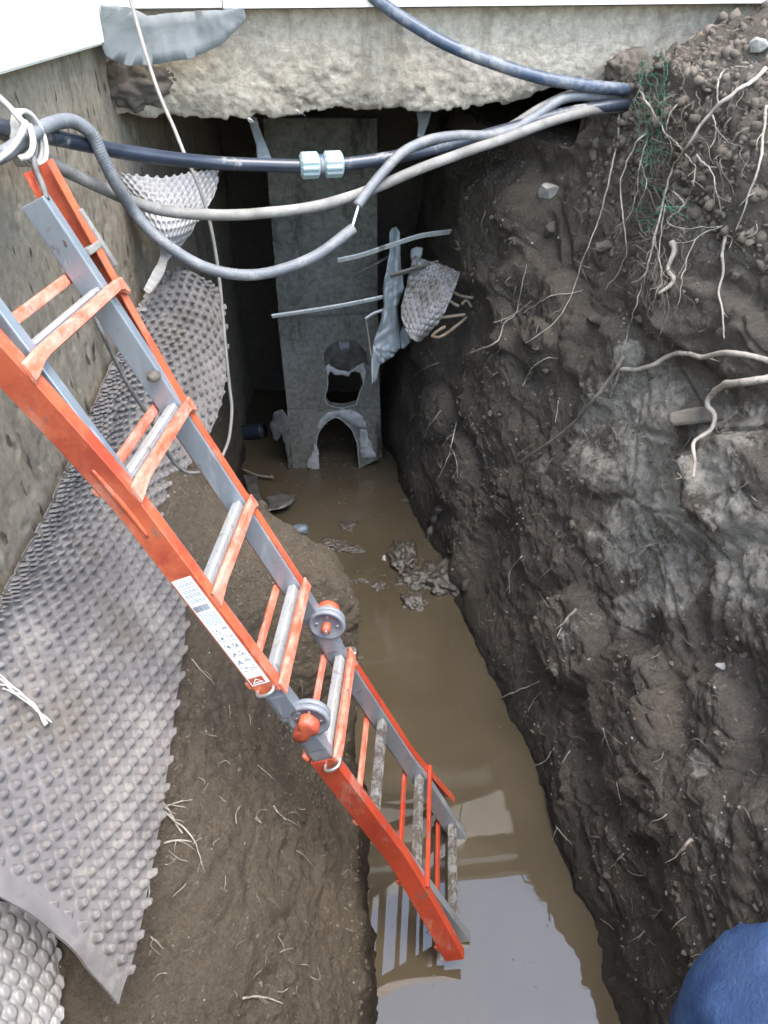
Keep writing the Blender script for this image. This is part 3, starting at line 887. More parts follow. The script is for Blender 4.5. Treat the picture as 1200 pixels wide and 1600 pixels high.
def surf_pts(net, pitch, res, height, r_out, r_in, seed):
    C = patch(net, 60, 30)
    n, m = int(np.linalg.norm(np.diff(C[:, 15], axis=0), axis=1).sum() / res), int(np.linalg.norm(np.diff(C[10], axis=0), axis=1).sum() / res)
    Pm = patch(net, n, m)
    a = np.r_[0, np.cumsum(np.linalg.norm(np.diff(Pm[:, m // 2], axis=0), axis=1))][:, None] + np.zeros((n, m))
    b = np.r_[0, np.cumsum(np.linalg.norm(np.diff(Pm[n // 6], axis=0), axis=1))][None, :] + np.zeros((n, m))
    du, dv = np.gradient(Pm, axis=0), np.gradient(Pm, axis=1)
    Nn = np.cross(du, dv); Nn /= np.linalg.norm(Nn, axis=2)[..., None] + 1e-9
    if (Nn * (CAM - Pm)).sum(2).mean() < 0: Nn = -Nn
    row = np.round(a / (pitch * .866)); off = .5 * pitch * (row % 2); col = np.round((b - off) / pitch)
    rad = np.hypot(a - row * pitch * .866, b - off - col * pitch)
    shr = np.clip(np.linalg.norm(Pm[:, -1] - Pm[:, 0], axis=1) / .25, 0, 1)[:, None]
    h = (1 - sstep(r_in, r_out, rad)) * height * shr
    Q = Pm.reshape(-1, 3); Nf = Nn.reshape(-1, 3)
    P = Q + Nf * h.reshape(-1, 1) + Nf * (.01 * fbm(Q * 7, 3, seed))[:, None]
    B = P - Nf * .004
    k = n * m; F = gridF(n, m); idx = np.arange(k).reshape(n, m)
    loop = np.concatenate([idx[0, :-1], idx[:-1, -1], idx[-1, :0:-1], idx[:0:-1, 0]]); nx = np.roll(loop, -1)
    mud = sstep(.0, .35, fbm(Q * 5, 4, seed + 1))
    return np.vstack([P, B]), np.vstack([F, F[:, ::-1] + k, np.stack([loop, nx, nx + k, loop + k], 1)]), np.r_[mud, mud]
V, F, mud = surf_pts(net, .0285, .0032, -.009, .0115, .006, 21)
o = mk('twisted_end', V, F, M['membrane_pale'], memb, attrs={'mud': mud * .7}); o['label'] = 'twisted dusty end of the sheet showing hollow dimples'

# ------------------------------------------------------------------ folding telescopic ladder
LA = np.array([.22674, 1.27186, CH - 2.37758])
Ld = np.array([-.41334, .09372, .90416]); Ld /= np.linalg.norm(Ld)
Lw = np.array([-.01504, -.29651, .00993]); Lw -= Ld * (Lw @ Ld); Lw /= np.linalg.norm(Lw)
Ln = np.cross(Ld, Lw)
AX = np.stack([Lw, Ld, Ln])                        # ladder frame: a across to the near rail, b up, c out of the front
def lp(a, b, c): return LA + a * Lw + b * Ld + c * Ln
lad = empty('folding_ladder', lp(.15, -.09, 0), 'orange and aluminium folding telescopic ladder leaning out of the muddy water', 'ladder')
RB = [0, .28, .56, .84, 1.112, 1.392, 1.672, 1.952]
GAP = .300
def sides():
    yield 0.0, -1
    yield GAP, 1
# inner aluminium rails, one above and one below each hinge
for a0, sg in sides():
    for b0, b1 in ((-.10, .955), (.985, 2.15)):
        m = MB()
        lo, hi = (a0, a0 + sg * .026) if sg > 0 else (a0 + sg * .026, a0)
        m.box(LA, AX, (lo, b0, -.034), (hi, b1, .019), .003)
        m.build('inner_rail', M['alu'], lad, False)
# outer orange channels: web outside, lips front and back, flared at the ladder's ends
def flare(b): 
    return .080 * np.clip((b - 1.62) / .58, 0, 1.2) ** 1.25 + .075 * np.clip((.40 - b) / .46, 0, 1.2) ** 1.25
for a0, sg in sides():
    for b0, b1, mt in ((-.035 if sg > 0 else .03, .838, 'orange_wet'), (1.096, 2.32 if sg > 0 else 2.2, 'orange')):
        bs = np.linspace(b0, b1, 40)
        # channel section, listed round its outline (a offset outwards, c)
        sec = [(.006, .0215), (.0325, .0215), (.0345, .0195), (.0345, -.0365), (.0325, -.0385), (.006, -.0385), (.006, -.0360), (.0305, -.0360), (.0317, -.0348), (.0317, .0178), (.0305, .0190), (.006, .0190)]
        V = []
        for b in bs:
            for ao, c in sec:
                V.append(lp(a0 + sg * (ao + flare(b)), b, c))
        F = [list(f) for f in gridF(len(bs), len(sec), True)]
        k = len(sec)
        for e in (0, (len(bs) - 1) * k):
            for q in ((0, 1, 10, 11), (1, 2, 9, 10), (2, 3, 8, 9), (3, 4, 7, 8), (4, 5, 6, 7)):
                F.append([e + i for i in q])
        m = MB(); m.add(V, F)
        ob = m.build('outer_rail', M[mt], lad, False)
        if sg > 0 and b0 > 1:
            # pressed bead in the near web
            P = catmull([lp(a0 + .0335 + flare(b), b, -.012) for b in (1.565, 1.62, 1.68, 1.735)], 14)
            r = MB(); r.tube(P, .006 * np.sin(np.linspace(.35, np.pi - .35, 14)) ** .5, 10); r.build('pressed_bead', M[mt], ob, True)
# rungs
def bar(b, c, hb, hc, a0, a1, mat, name, bev=.005):
    m = MB(); m.box(lp(0, b, c), AX, (a0, -hb, -hc), (a1, hb, hc), bev)
    return m.build(name, mat, lad, False)
for i, b in enumerate(RB):
    wetr = i < 3
    # ribbed aluminium rung
    m = MB()
    m.box(lp(0, b, .0), AX, (-.002, -.014, -.011), (GAP + .002, .014, .010), .004)
    ob = m.build('rung', M['rung_wet' if wetr else 'alu_rung'], lad, False)
    r = MB()
    for kx in (-.008, -.0027, .0027, .008): r.box(lp(0, b + kx, .0), AX, (.004, -.0014, .009), (GAP - .004, .0014, .0125), .0005)
    r.build('rung_grip', M['rung_wet' if wetr else 'alu_rung'], ob, False)
    fo = flare(b)
    omat = M['orange_wet'] if i < 2 else M['orange_rung']
    if i not in (0, 2):
        if i == 1: bar(b - .018, .028, .005, .006, -.034 - fo, GAP + .034 + fo, omat, 'front_step', .002)
        else:
            m = MB()
            # bar with ends pinched flat onto the lips
            S_ = np.linspace(0, 1, 25); V = []
            for s_ in S_:
                a = -.033 - fo + s_ * (GAP + .066 + 2 * fo)
                e_ = min(a + .033 + fo, GAP + .033 + fo - a)
                q = sstep(0, .05, np.array(e_)) if True else 1
                hb = .0125 + .007 * (1 - q); hc = .0035 + .0065 * q
                cc = .0225 + hc
                dn = -.012 * (1 - q)
                for db, dc in ((-hb + .004, -hc), (hb - .004, -hc), (hb, 0), (hb - .004, hc), (-hb + .004, hc), (-hb, 0)):
                    V.append(lp(a, b + db + dn - .004, cc + dc))
            F = [list(f) for f in gridF(25, 6, True)] + [[0, 1, 2, 3, 4, 5][::-1], [144 + k for k in range(6)]]
            m.add(V, F); m.build('front_step', omat, lad, False)
    if i != 5:
        bo = .05 if i == 7 else .016
        bar(b + bo, -.044, .011, .005, -.033 - flare(b + bo), GAP + .033 + flare(b + bo), omat, 'back_step', .004)
# hinges
def disc(mb, a_lo, a_hi, b, c, r, seg=40, rin=None, dish=0):
    """solid disc about the a axis; a rim ring and a dished face when rin is given"""
    prof = [(a_lo, 0), (a_lo, r - .003), (a_lo + .003 * np.sign(a_hi - a_lo), r), (a_hi - .003 * np.sign(a_hi - a_lo), r), (a_hi, r - .003)]
    if rin: prof += [(a_hi, rin), (a_hi - dish, rin - .004)]
    prof += [(a_hi - (dish if rin else 0), 0)]
    ang = np.linspace(0, 2 * np.pi, seg, endpoint=False)
    V = [lp(a, b + rr * math.cos(t), c + rr * math.sin(t)) for a, rr in prof for t in ang]
    mb.add(V, [list(f) for f in gridF(len(prof), seg, True)])
for a0, sg in sides():
    bc, cc = .972, .026
    h = empty('hinge', (0, 0, 0)); h.parent = lad; h.location = lp(a0, bc, cc) - np.array(lad.location); WLOC[h.name] = lp(a0, bc, cc)
    for kx, (lo_, hi_) in enumerate(((-.008, .006), (.009, .024)) if sg < 0 else ((-.002, .012), (.015, .030))):
        m = MB()
        near = a0 + (hi_ if sg < 0 else hi_); farr = a0 + lo_
        if sg < 0: near, farr = a0 + hi_ - .012, a0 + lo_ - .012
        disc(m, farr, near, bc, cc, .050 - .002 * (1 - kx), 44, .041 if kx else None, .006)
        m.build('hinge_plate', M['plastic_grey'], h, True)
    for t in np.linspace(0, 2 * np.pi, 5)[:-1] + .5:
        m = MB()
        disc(m, (a0 + .006) if sg < 0 else a0 + .024, (a0 + .0095) if sg < 0 else a0 + .0275, bc + .028 * math.cos(t), cc + .028 * math.sin(t), .0045, 10)
        m.build('rivet', M['steel'], h, True)
    # straps clamping the rails
    m = MB()
    for b0, b1 in ((bc - .10, bc - .03), (bc + .03, bc + .10)):
        lo, hi = (a0 - .004, a0 + .030) if sg > 0 else (a0 - .030, a0 + .004)
        m.box(LA, AX, (lo, b0, -.026), (hi, b1, .0205), .003)
    m.build('hinge_strap', M['alu'], h, False)
    if sg < 0:
        m = MB(); disc(m, a0 + .004, a0 + .034, bc, cc, .0125, 20); kn = m.build('lock_pin', M['orange'], h, True)
        m = MB(); disc(m, a0 + .034, a0 + .037, bc, cc, .007, 16); m.build('pin_bolt', M['steel'], kn, True)
        m = MB(); disc(m, a0 - .020, a0 - .045, bc + .012, cc + .004, .032, 24); m.build('lock_knob', M['orange'], h, True)
    else:
        # winged knob on the near side
        ang = np.linspace(0, 2 * np.pi, 48, endpoint=False)
        rr = .019 + .021 * np.abs(np.cos(ang - .9)) ** 1.6 + .006 * np.cos(3 * ang)
        V = []
        for a, sc in ((.026, .9), (.036, 1), (.050, 1), (.056, .93), (.058, .6), (.058, 0.01)):
            for t, q in zip(ang, rr): V.append(lp(a0 + a, bc + .95 * sc * q * math.cos(t) - .004, cc + sc * q * math.sin(t) - .006))
        m = MB(); m.add(V, [list(f) for f in gridF(6, 48, True)]); m.build('lock_knob', M['orange'], h, True)
# locking hooks of bent steel rod
for a0, sg, b in ((GAP, 1, 1.113), (GAP, 1, .822), (0, -1, .822)):
    A = a0 + sg * .034
    P = catmull([lp(A - sg * .006, b, .010 if sg > 0 else .022), lp(A + sg * .012, b - .002, .012), lp(A + sg * .020, b - .004, -.006), lp(A + sg * .014, b - .004, -.026), lp(A - sg * .006, b - .004, -.032)], 24) if b > 1 else \
        catmull([lp(A - sg * .006, b, -.006), lp(A + sg * .014, b, -.004), lp(A + sg * .019, b, .012), lp(A + sg * .010, b, .030), lp(A - sg * .012, b, .034)], 24)
    m = MB(); m.tube(P, .0042, 10); m.build('locking_hook', M['steel'], lad, True)
# sticker on the near rail, with its print
A = GAP + .0345 + .0008
st = MB(); st.box(LA, AX, (A - .0006, 1.128, -.033), (A, 1.452, .012), 0); st = st.build('label_sticker', M['sticker'], lad, False)
pr = MB(); rnd = random.Random(4)
def ink(b0, b1, c0, c1): pr.box(LA, AX, (A, b0, c0), (A + .0004, b1, c1), 0)
y = 1.445
while y > 1.385:                                    # lines of small print
    x = .008
    while x > -.029:
        wd = rnd.uniform(.003, .010); ink(y - .0012, y, max(-.030, x - wd), x); x -= wd + .0016
    y -= .0036 if rnd.random() < .8 else .007
x = .004
while x > -.030:                                    # bar code
    wd = rnd.uniform(.0006, .002); ink(1.362, 1.378, x - wd, x); x -= wd + rnd.uniform(.0006, .0016)
y = 1.354
while y > 1.318:
    x = .008
    while x > -.029:
        wd = rnd.uniform(.004, .012); ink(y - .0010, y, max(-.030, x - wd), x); x -= wd + .0018
    y -= .0042
for r_ in range(6):                                 # small safety pictures
    for c_ in range(2):
        bb, cc = 1.300 - r_ * .024, .000 - c_ * .020
        for _ in range(4):
            p_, q_ = bb + rnd.uniform(-.008, .006), cc + rnd.uniform(-.007, .006)
            if rnd.random() < .5: ink(p_, p_ + .0012, q_ - .006, q_ + .004)
            else: ink(p_, p_ + .006, q_, q_ + .0014)
        if rnd.random() < .7: ink(bb, bb + .005, cc, cc + .003)
pr.build('sticker_print', M['ink'], st, False)
lg = MB(); lg.box(LA, AX, (A, 1.132, -.030), (A + .0005, 1.152, .004), 0); lg.build('sticker_emblem', M['orange'], st, False)
tri = MB(); tri.add([lp(A + .0010, 1.135, -.027), lp(A + .0010, 1.135, .001), lp(A + .0010, 1.149, -.013), lp(A + .0010, 1.138, -.0215), lp(A + .0010, 1.138, -.0045), lp(A + .0010, 1.1455, -.013)],
                    [(0, 1, 4, 3), (1, 2, 5, 4), (2, 0, 3, 5)])
tri.build('sticker_triangle', M['sticker'], st, False)
# mud plugs lodged on the ladder
for nm, p, r, sd_ in (('mud_plug', lp(.265, 1.115, -.038), (.022, .022, .018), 5), ('mud_plug', lp(-.02, 2.06, .0), (.016, .02, .03), 6), ('mud_plug', lp(.012, 1.76, .01), (.014, .016, .012), 8)):
    lump(nm, p, r, M['clod'], sd_, .5, 3, lad)
# bracket in the open top of the far rail
m = MB(); m.box(LA, AX, (-.10, 2.02, -.035), (-.026, 2.035, .024), .003); m.box(LA, AX, (-.10, 1.975, .014), (-.085, 2.10, .026), .003); m.build('end_bracket', M['hose'], lad, False)

# ------------------------------------------------------------------ pipes and cables slung across the trench
def path(pts, step=.01):
    return resample(catmull(np.array([at(u, v, t) for u, v, t in pts]), 400), step)
def pipe(name, pts, r, mat, label, cat, seg=16, step=.012, corr=None, parent=None):
    P = path(pts, corr[0] / 3 if corr else step)
    rr = np.full(len(P), r)
    if corr: rr = rr + corr[1] * np.cos(np.arange(len(P)) * 2 * np.pi / 3.0)
    P = P + (.0016 * np.stack([fbm(P * 7, 2, 1), fbm(P * 7, 2, 2), fbm(P * 7, 2, 3)], 1))
    V, F = tube(P, rr, seg)
    o = mk(name, V, F, M[mat], parent, True)
    if label: tag(o, label, cat)
    return o

wp = empty('water_pipe', at(500, 258, 2.12), 'dark blue plastic water pipe with a pale blue coupling hanging across the trench', 'pipe')
pipe('pipe_run', [(-70, 190, 1.34), (0, 200, 1.50), (90, 216, 1.68), (180, 235, 1.83), (260, 247, 1.94), (340, 255, 2.04), (420, 258, 2.08), (470, 259, 2.1), (530, 257, 2.12), (600, 248, 2.15), (660, 236, 2.18), (720, 222, 2.21), (790, 203, 2.25), (880, 178, 2.30), (960, 165, 2.34), (1015, 160, 2.42), (1070, 158, 2.62)], .0178, 'pipe', None, None, parent=wp)
# compression coupling
c0, c1 = at(468, 259, 2.1), at(536, 256, 2.122)
ax = (c1 - c0) / np.linalg.norm(c1 - c0); L = np.linalg.norm(c1 - c0)
u_ = np.cross(ax, [0, 0, 1.0]); u_ /= np.linalg.norm(u_); v_ = np.cross(ax, u_)
for s0, s1 in ((0.0, .46), (.54, 1.0)):
    prof = [(s0, .022), (s0 + .02, .028), (s0 + .06, .0335), (s1 - .06, .0335), (s1 - .02, .029), (s1, .024)]
    V = []
    seg = 48
    for s_, r_ in prof:
        for k in range(seg):
            t = 2 * math.pi * k / seg
            q = r_ + (.0022 if (k % 4 < 2 and r_ > .03) else 0)
            V.append(c0 + ax * s_ * L + q * (math.cos(t) * u_ + math.sin(t) * v_))
    m = MB(); m.add(V, [list(f) for f in gridF(len(prof), seg, True)]); m.build('coupling_nut', M['coupling'], wp, False)
m = MB(); m.tube(np.array([c0 + ax * .42 * L, c0 + ax * .58 * L]), .027, 24); m.build('coupling_body', M['pipe_blue'], wp, True)

pipe('hose', [(-70, 176, 1.36), (0, 205, 1.53), (40, 232, 1.62), (80, 255, 1.70), (140, 285, 1.82), (200, 312, 1.93), (260, 330, 2.02), (330, 336, 2.06), (400, 334, 2.08), (480, 325, 2.1), (540, 310, 2.12), (600, 288, 2.14), (660, 262, 2.17), (720, 240, 2.2), (790, 216, 2.24), (860, 190, 2.28), (930, 172, 2.32), (1005, 166, 2.42), (1070, 164, 2.62)],
     .0150, 'hose', 'dusty grey brown hose sagging below the dark blue water pipe', 'hose')
cond = empty('corrugated_conduit', at(400, 428, 2.0), 'grey corrugated conduit looped low across the trench, broken at a bare white wire', 'conduit')
pipe('conduit_length', [(-70, 262, 1.32), (0, 243, 1.46), (35, 222, 1.52), (70, 198, 1.60), (110, 189, 1.68), (142, 208, 1.73), (160, 245, 1.77), (180, 285, 1.82), (205, 325, 1.9), (245, 370, 1.94), (300, 408, 1.98), (350, 426, 2.0), (400, 429, 2.02), (450, 418, 2.04), (500, 396, 2.06), (552, 357, 2.08)],
     .0150, 'conduit', None, None, corr=(.0062, .0009), seg=14, parent=cond)
pipe('conduit_length', [(558, 322, 2.08), (572, 302, 2.09), (600, 268, 2.11), (630, 238, 2.13), (670, 219, 2.16), (715, 212, 2.19), (760, 212, 2.22), (800, 203, 2.25), (840, 180, 2.27), (880, 155, 2.3), (930, 150, 2.33), (1000, 152, 2.42), (1070, 156, 2.62)],
     .0138, 'conduit', None, None, corr=(.0062, .0012), seg=14, parent=cond)
pipe('inner_wire', [(548, 362, 2.075), (554, 342, 2.075), (561, 318, 2.08)], .0035, 'wire_white', None, None, seg=8, parent=cond)
pipe('supply_pipe', [(560, -25, 2.2), (592, 2, 2.2), (640, 36, 2.2), (700, 70, 2.21), (770, 98, 2.23), (840, 120, 2.26), (910, 133, 2.29), (970, 139, 2.33), (1020, 143, 2.42), (1080, 150, 2.62)], .0178, 'pipe_blue',
     'thick blue grey pipe running down in front of the concrete beam into the soil', 'pipe')
pipe('conduit', [(760, 214, 2.27), (800, 196, 2.285), (850, 165, 2.31), (900, 146, 2.33), (960, 148, 2.36), (1010, 152, 2.43), (1070, 156, 2.62)], .0125, 'hose', 'thin grey pipe twisted round the bundle entering the right bank', 'pipe')
# thin cables
pipe('cable', [(198, -20, 2.05), (212, 30, 2.05), (228, 85, 2.05), (250, 150, 2.05), (272, 200, 2.05), (288, 240, 2.05), (310, 290, 2.08), (326, 340, 2.12), (338, 400, 2.18), (346, 470, 2.24), (352, 540, 2.3), (358, 600, 2.36), (362, 640, 2.4), (358, 685, 2.43), (347, 715, 2.44)], .0052, 'cable',
     'long thin grey cable hanging from the house down to the mud bank', 'cable', seg=8)
pipe('cable', [(48, 200, 1.52), (50, 230, 1.50), (56, 262, 1.48), (66, 288, 1.45), (73, 310, 1.42)], .0058, 'cable_dark', 'short dark cable dropping from the knot onto the ladder top', 'cable', seg=8)
pipe('cable', [(148, 495, 1.75), (160, 520, 1.75), (180, 562, 1.8), (205, 610, 1.85), (232, 650, 1.92), (252, 690, 1.99), (272, 722, 2.05), (292, 738, 2.08), (315, 738, 2.1)], .0055, 'cable_dark', 'dark cable trailing behind the ladder over the dimpled sheet', 'cable', seg=8)
# white rope knot round the pipes on the left
kn = MB()
kc = at(38, 216, 1.55)
for k in range(5):
    ph = k * .5
    ring = []
    for t in np.linspace(0, 2 * np.pi, 26):
        ring.append(kc + np.array([(-.012 + .007 * k) + .012 * math.sin(t + ph), .034 * math.cos(t), .050 * math.sin(t)]))
    kn.tube(np.array(ring), .0055, 8)
for pts in ([(-45, 118, 1.42), (5, 158, 1.47), (30, 185, 1.49), (48, 205, 1.50)], [(40, 190, 1.49), (32, 212, 1.48), (18, 232, 1.47), (-5, 250, 1.40), (-40, 268, 1.33)], [(46, 196, 1.50), (52, 222, 1.49), (46, 242, 1.48), (30, 248, 1.47)]):
    kn.tube(catmull(np.array([at(*p) for p in pts]), 20), .0062, 8)
o = kn.build('rope', M['rope'], None, True); tag(o, 'whitish rope knotted round the pipes near the foundation wall', 'rope')
# ------------------------------------------------------------------ cement boards at the back of the trench
def cast(u, v, bv=None, default=3.3):
    d = ray(u, v); dv = Vector(d)
    best = None
    for b in (bv or (right_bvh, left_bvh)):
        h = b.ray_cast(Vector(CAM), dv.normalized())
        if h[0] is not None:
            t = (Vector(h[0]) - Vector(CAM)).length / dv.length
            best = t if best is None else min(best, t)
    return default if best is None else best

def plate(name, out, hole, Yp, thick, mat, parent, seed=0):
    """flat board with a true hole, lying in the plane Y = Yp, with ragged fine edges"""
    def rough(loop, amp):
        L = []
        for i in range(len(loop)):
            a, b = np.array(loop[i], float), np.array(loop[(i + 1) % len(loop)], float)
            n = max(1, int(np.linalg.norm(b - a) / 7))
            for k in range(n): L.append(a + (b - a) * k / n)
        L = np.array(L); q = np.c_[L * .13, np.full(len(L), seed)]
        return L + amp * np.stack([fbm(q, 2, seed + 1), fbm(q, 2, seed + 2)], 1)
    loops = [rough(out, 2.2 if seed == 3 else 1.2)] + ([rough(hole, 4)] if hole else [])
    bm = bmesh.new(); es = []
    for lo in loops:
        vs = [bm.verts.new(at(u, v, Y=Yp)) for u, v in lo]
        es += [bm.edges.new((vs[i], vs[(i + 1) % len(vs)])) for i in range(len(vs))]
    bmesh.ops.triangle_fill(bm, edges=es, use_beauty=True)
    g_ = bmesh.ops.extrude_face_region(bm, geom=bm.faces[:])
    for e in g_['geom']:
        if isinstance(e, bmesh.types.BMVert): e.co.y += thick
    bmesh.ops.recalc_face_normals(bm, faces=bm.faces[:])
    bm.verts.index_update()
    V = [v.co[:] for v in bm.verts]; F = [[v.index for v in f.verts] for f in bm.faces]; bm.free()
    return mk(name, V, F, mat, parent, False), loops

YP = 3.43
shaft = empty('cement_shaft', (-.28, YP, 0), 'stacked grey cement boards with a broken hole and an arched opening at the trench end', 'cement shaft')
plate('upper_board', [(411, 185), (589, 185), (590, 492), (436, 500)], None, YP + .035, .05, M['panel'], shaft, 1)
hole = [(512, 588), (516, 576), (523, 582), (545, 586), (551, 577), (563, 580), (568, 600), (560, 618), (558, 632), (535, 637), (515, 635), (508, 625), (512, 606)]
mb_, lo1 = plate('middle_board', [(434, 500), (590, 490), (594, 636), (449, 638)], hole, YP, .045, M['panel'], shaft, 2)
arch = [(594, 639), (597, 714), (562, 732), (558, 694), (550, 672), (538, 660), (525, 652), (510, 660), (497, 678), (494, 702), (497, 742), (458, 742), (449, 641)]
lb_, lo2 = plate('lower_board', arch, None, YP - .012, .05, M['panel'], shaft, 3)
# pale broken rims
def rim(loop, Yp, r, parent, closed):
    L = np.array([at(u, v, Y=Yp - .001) for u, v in (np.vstack([loop, loop[:1]]) if closed else loop)])
    P = resample(L, .008); P += .004 * np.stack([fbm(P * 30, 2, 5), fbm(P * 30, 2, 6) * .5, fbm(P * 30, 2, 7)], 1)
    V, F = tube(P, r * (1 + .6 * fbm(P * 22, 2, 9)), 7)
    mk('broken_rim', V, F, M['panel_edge'], parent, True)
rim(lo1[1], YP, .0028, mb_, True)
ap = np.array(arch)[2:12 - 1]
rim(catmull(ap, 40), YP - .012, .003, lb_, False)
pl = lambda off: (lambda u, v: (YP + off) / ray(u, v)[1])
for i, (pts, par) in enumerate((
    ([(500, 655), (512, 645), (530, 640), (552, 641), (566, 650), (574, 668), (562, 668), (550, 664), (538, 655), (525, 649), (512, 655), (502, 668), (494, 668)], lb_),
    ([(562, 668), (572, 672), (580, 695), (588, 714), (578, 716), (566, 714), (562, 692)], lb_),
    ([(493, 690), (498, 700), (499, 734), (486, 736), (480, 725), (488, 706)], lb_),
    ([(508, 575), (514, 569), (524, 577), (545, 581), (558, 572), (568, 566), (572, 582), (568, 596), (563, 582), (551, 580), (546, 588), (523, 586), (516, 580), (512, 588)], mb_))):
    o = sheet_from_outline('cement_smear', pts, pl(-.004 - (.012 if par is lb_ else 0) - .002 * i), .003, M['panel_edge'], par, 30 + i, .003, 1, jag=6, step=4)
o = sheet_from_outline('knockout_disc', [(508, 570), (506, 553), (514, 540), (528, 532), (546, 530), (562, 538), (573, 552), (575, 570), (566, 566), (552, 572), (545, 580), (526, 576), (515, 568)], pl(-.006), .005, M['dark_debris'], mb_, 35, .003, 1, jag=3, step=4)
# dark water pipe stub and dirty film left of the shaft
P = np.array([at(362, 678, Y=3.75), at(412, 672, Y=3.72)]); V, F = tube(resample(P, .02), .045, 20)
o = mk('drain_pipe', V, F, M['pipe'], None, True); tag(o, 'dark drain pipe end in the shadow beside the cement boards', 'pipe')
o = sheet_from_outline('plastic_film', [(428, 645), (440, 638), (449, 652), (453, 690), (457, 735), (451, 733), (446, 700), (440, 676), (433, 690), (426, 684), (423, 662)], pl(-.03), .002, M['film_dirty'], None, 41, .03, 1, jag=6, step=5)
tag(o, 'dirty pale film hanging at the foot of the cement boards, above the water', 'plastic film')

# ------------------------------------------------------------------ slats, film, sheet scrap and bars stuck in the bank by the shaft
z4 = lambda L: [(x / 2.667 + 350, y / 2.667 + 300) for x, y in L]
def slat(pts, ts, wd, th, mat, label, cat='slat', name='slat'):
    C = np.array([at(u, v, t) for (u, v), t in zip(pts, ts)])
    P = resample(catmull(C, 60), .015)
    T = np.gradient(P, axis=0); T /= np.linalg.norm(T, axis=1)[:, None]
    up = np.array([0, -.55, .83]); sd_ = np.cross(T, up); sd_ /= np.linalg.norm(sd_, axis=1)[:, None]; uu = np.cross(sd_, T)
    V = np.stack([P + sx * wd / 2 * uu + sy * th / 2 * sd_ for sx, sy in ((-1, -1), (1, -1), (1, 1), (-1, 1))], 1).reshape(-1, 3)
    n = len(P)
    F = [list(f) for f in gridF(n, 4, True)] + [[3, 2, 1, 0], [(n - 1) * 4 + k for k in range(4)]]
    o = mk(name, V, F, M[mat], None, False); tag(o, label, cat); return o
tb = lambda u, v, o=-.02: cast(u, v, (right_bvh,)) + o
slat([(528, 407), (570, 397), (620, 380), (660, 368), (704, 362)], [3.12, 3.13, 3.16, 3.2, 3.3], .024, .006, 'slat', 'upper pale curved slat sticking out of the bank beside the plastic strip')
slat([(425, 494), (480, 486), (540, 476), (603, 463)], [3.34, 3.33, 3.32, 3.32], .020, .008, 'slat', 'lower long pale slat lying across the cement boards')
slat([(552, 433), (575, 420), (606, 402)], [3.3, 3.28, 3.28], .010, .008, 'slat_dark', 'short grey sliver of wood under the upper slat')
slat([(610, 431), (645, 421), (684, 410)], [3.1, 3.12, 3.2], .020, .010, 'slat_dark', 'short dark muddy batten crossing the plastic strip')
slat([(571, 496), (575, 520), (580, 556)], [3.36, 3.36, 3.36], .010, .006, 'slat_dark', 'thin upright splinter leaning on the middle cement board')
slat([(571, 498), (585, 489), (601, 484)], [3.33, 3.32, 3.32], .012, .006, 'slat', 'short pale sliver at the end of the lower slat')
bag = z4([(690, 170), (700, 150), (718, 145), (732, 165), (735, 260), (740, 330), (750, 400), (722, 480), (732, 560), (735, 650), (700, 690), (650, 720), (632, 790), (612, 805), (610, 740), (620, 640), (650, 540), (665, 470), (660, 400), (675, 330), (690, 250)])
o = sheet_from_outline('plastic_strip', bag, lambda u, v: 3.16 + .0012 * (v - 360) + .022 * math.sin(u * .42 + v * .02) + .012 * math.sin(u * .9 - v * .05 + 1), .002, M['bag'], None, 51, .012, 5)
tag(o, 'translucent white plastic strip hanging torn beside the cement boards', 'plastic strip')
o = sheet_from_outline('plastic_tatter', z4([(740, 560), (765, 575), (778, 625), (750, 650), (736, 650), (728, 600)]), lambda u, v: 3.42, .002, M['bag'], None, 53, .03, 3)
tag(o, 'small tatter of plastic film behind the hanging strip', 'plastic film')
R_ = [[(790, 262), (845, 285), (920, 308), (985, 338)], [(762, 380), (825, 385), (895, 395), (962, 405)], [(738, 490), (792, 495), (852, 505), (915, 510)], [(752, 560), (790, 568), (830, 572), (866, 575)], [(780, 610), (794, 618), (806, 626), (820, 622)]]
net = np.array([[at(*z4([p])[0], 3.12 + .015 * j + .02 * i + .03 * math.sin(i + j)) for j, p in enumerate(r)] for i, r in enumerate(R_)])
V, F, mud = surf_pts(net, .03, .0036, .010, .0125, .007, 61)
o = mk('membrane_scrap', V, F, M['membrane_pale'], None, attrs={'mud': np.clip(.35 + mud * 1.2, 0, 1)}); tag(o, 'torn muddy scrap of dimpled sheet stuck in the bank by the shaft', 'sheet scrap')
o = sheet_from_outline('membrane_scrap', z4([(780, 240), (800, 228), (828, 232), (825, 260), (812, 295), (785, 305), (778, 270)]), lambda u, v: 3.2, .004, M['membrane_pale'], None, 63, .02, 2)
o.data.attributes.new('mud', 'FLOAT', 'POINT')
tag(o, 'small pale scrap of dimpled sheet above the dark batten', 'sheet scrap')
BARS = [([(840, 530), (920, 522), (1006, 510)], 'level thin rusty bar poking from beneath the torn sheet scrap'), ([(862, 600), (900, 604), (960, 565), (1012, 522)], 'lowest bent rusty bar beside the torn sheet scrap'),
        ([(868, 596), (892, 578), (922, 560)], 'shortest rusty bar under the torn sheet scrap'), ([(928, 440), (952, 462), (980, 476)], 'kinked rusty bar at the edge of the torn sheet scrap'),
        ([(958, 418), (985, 432), (1040, 441)], 'uppermost rusty bar at the edge of the torn sheet scrap'), ([(990, 470), (1010, 450), (1032, 480)], 'stubby rusty bar ending in the soil beside the scrap')]
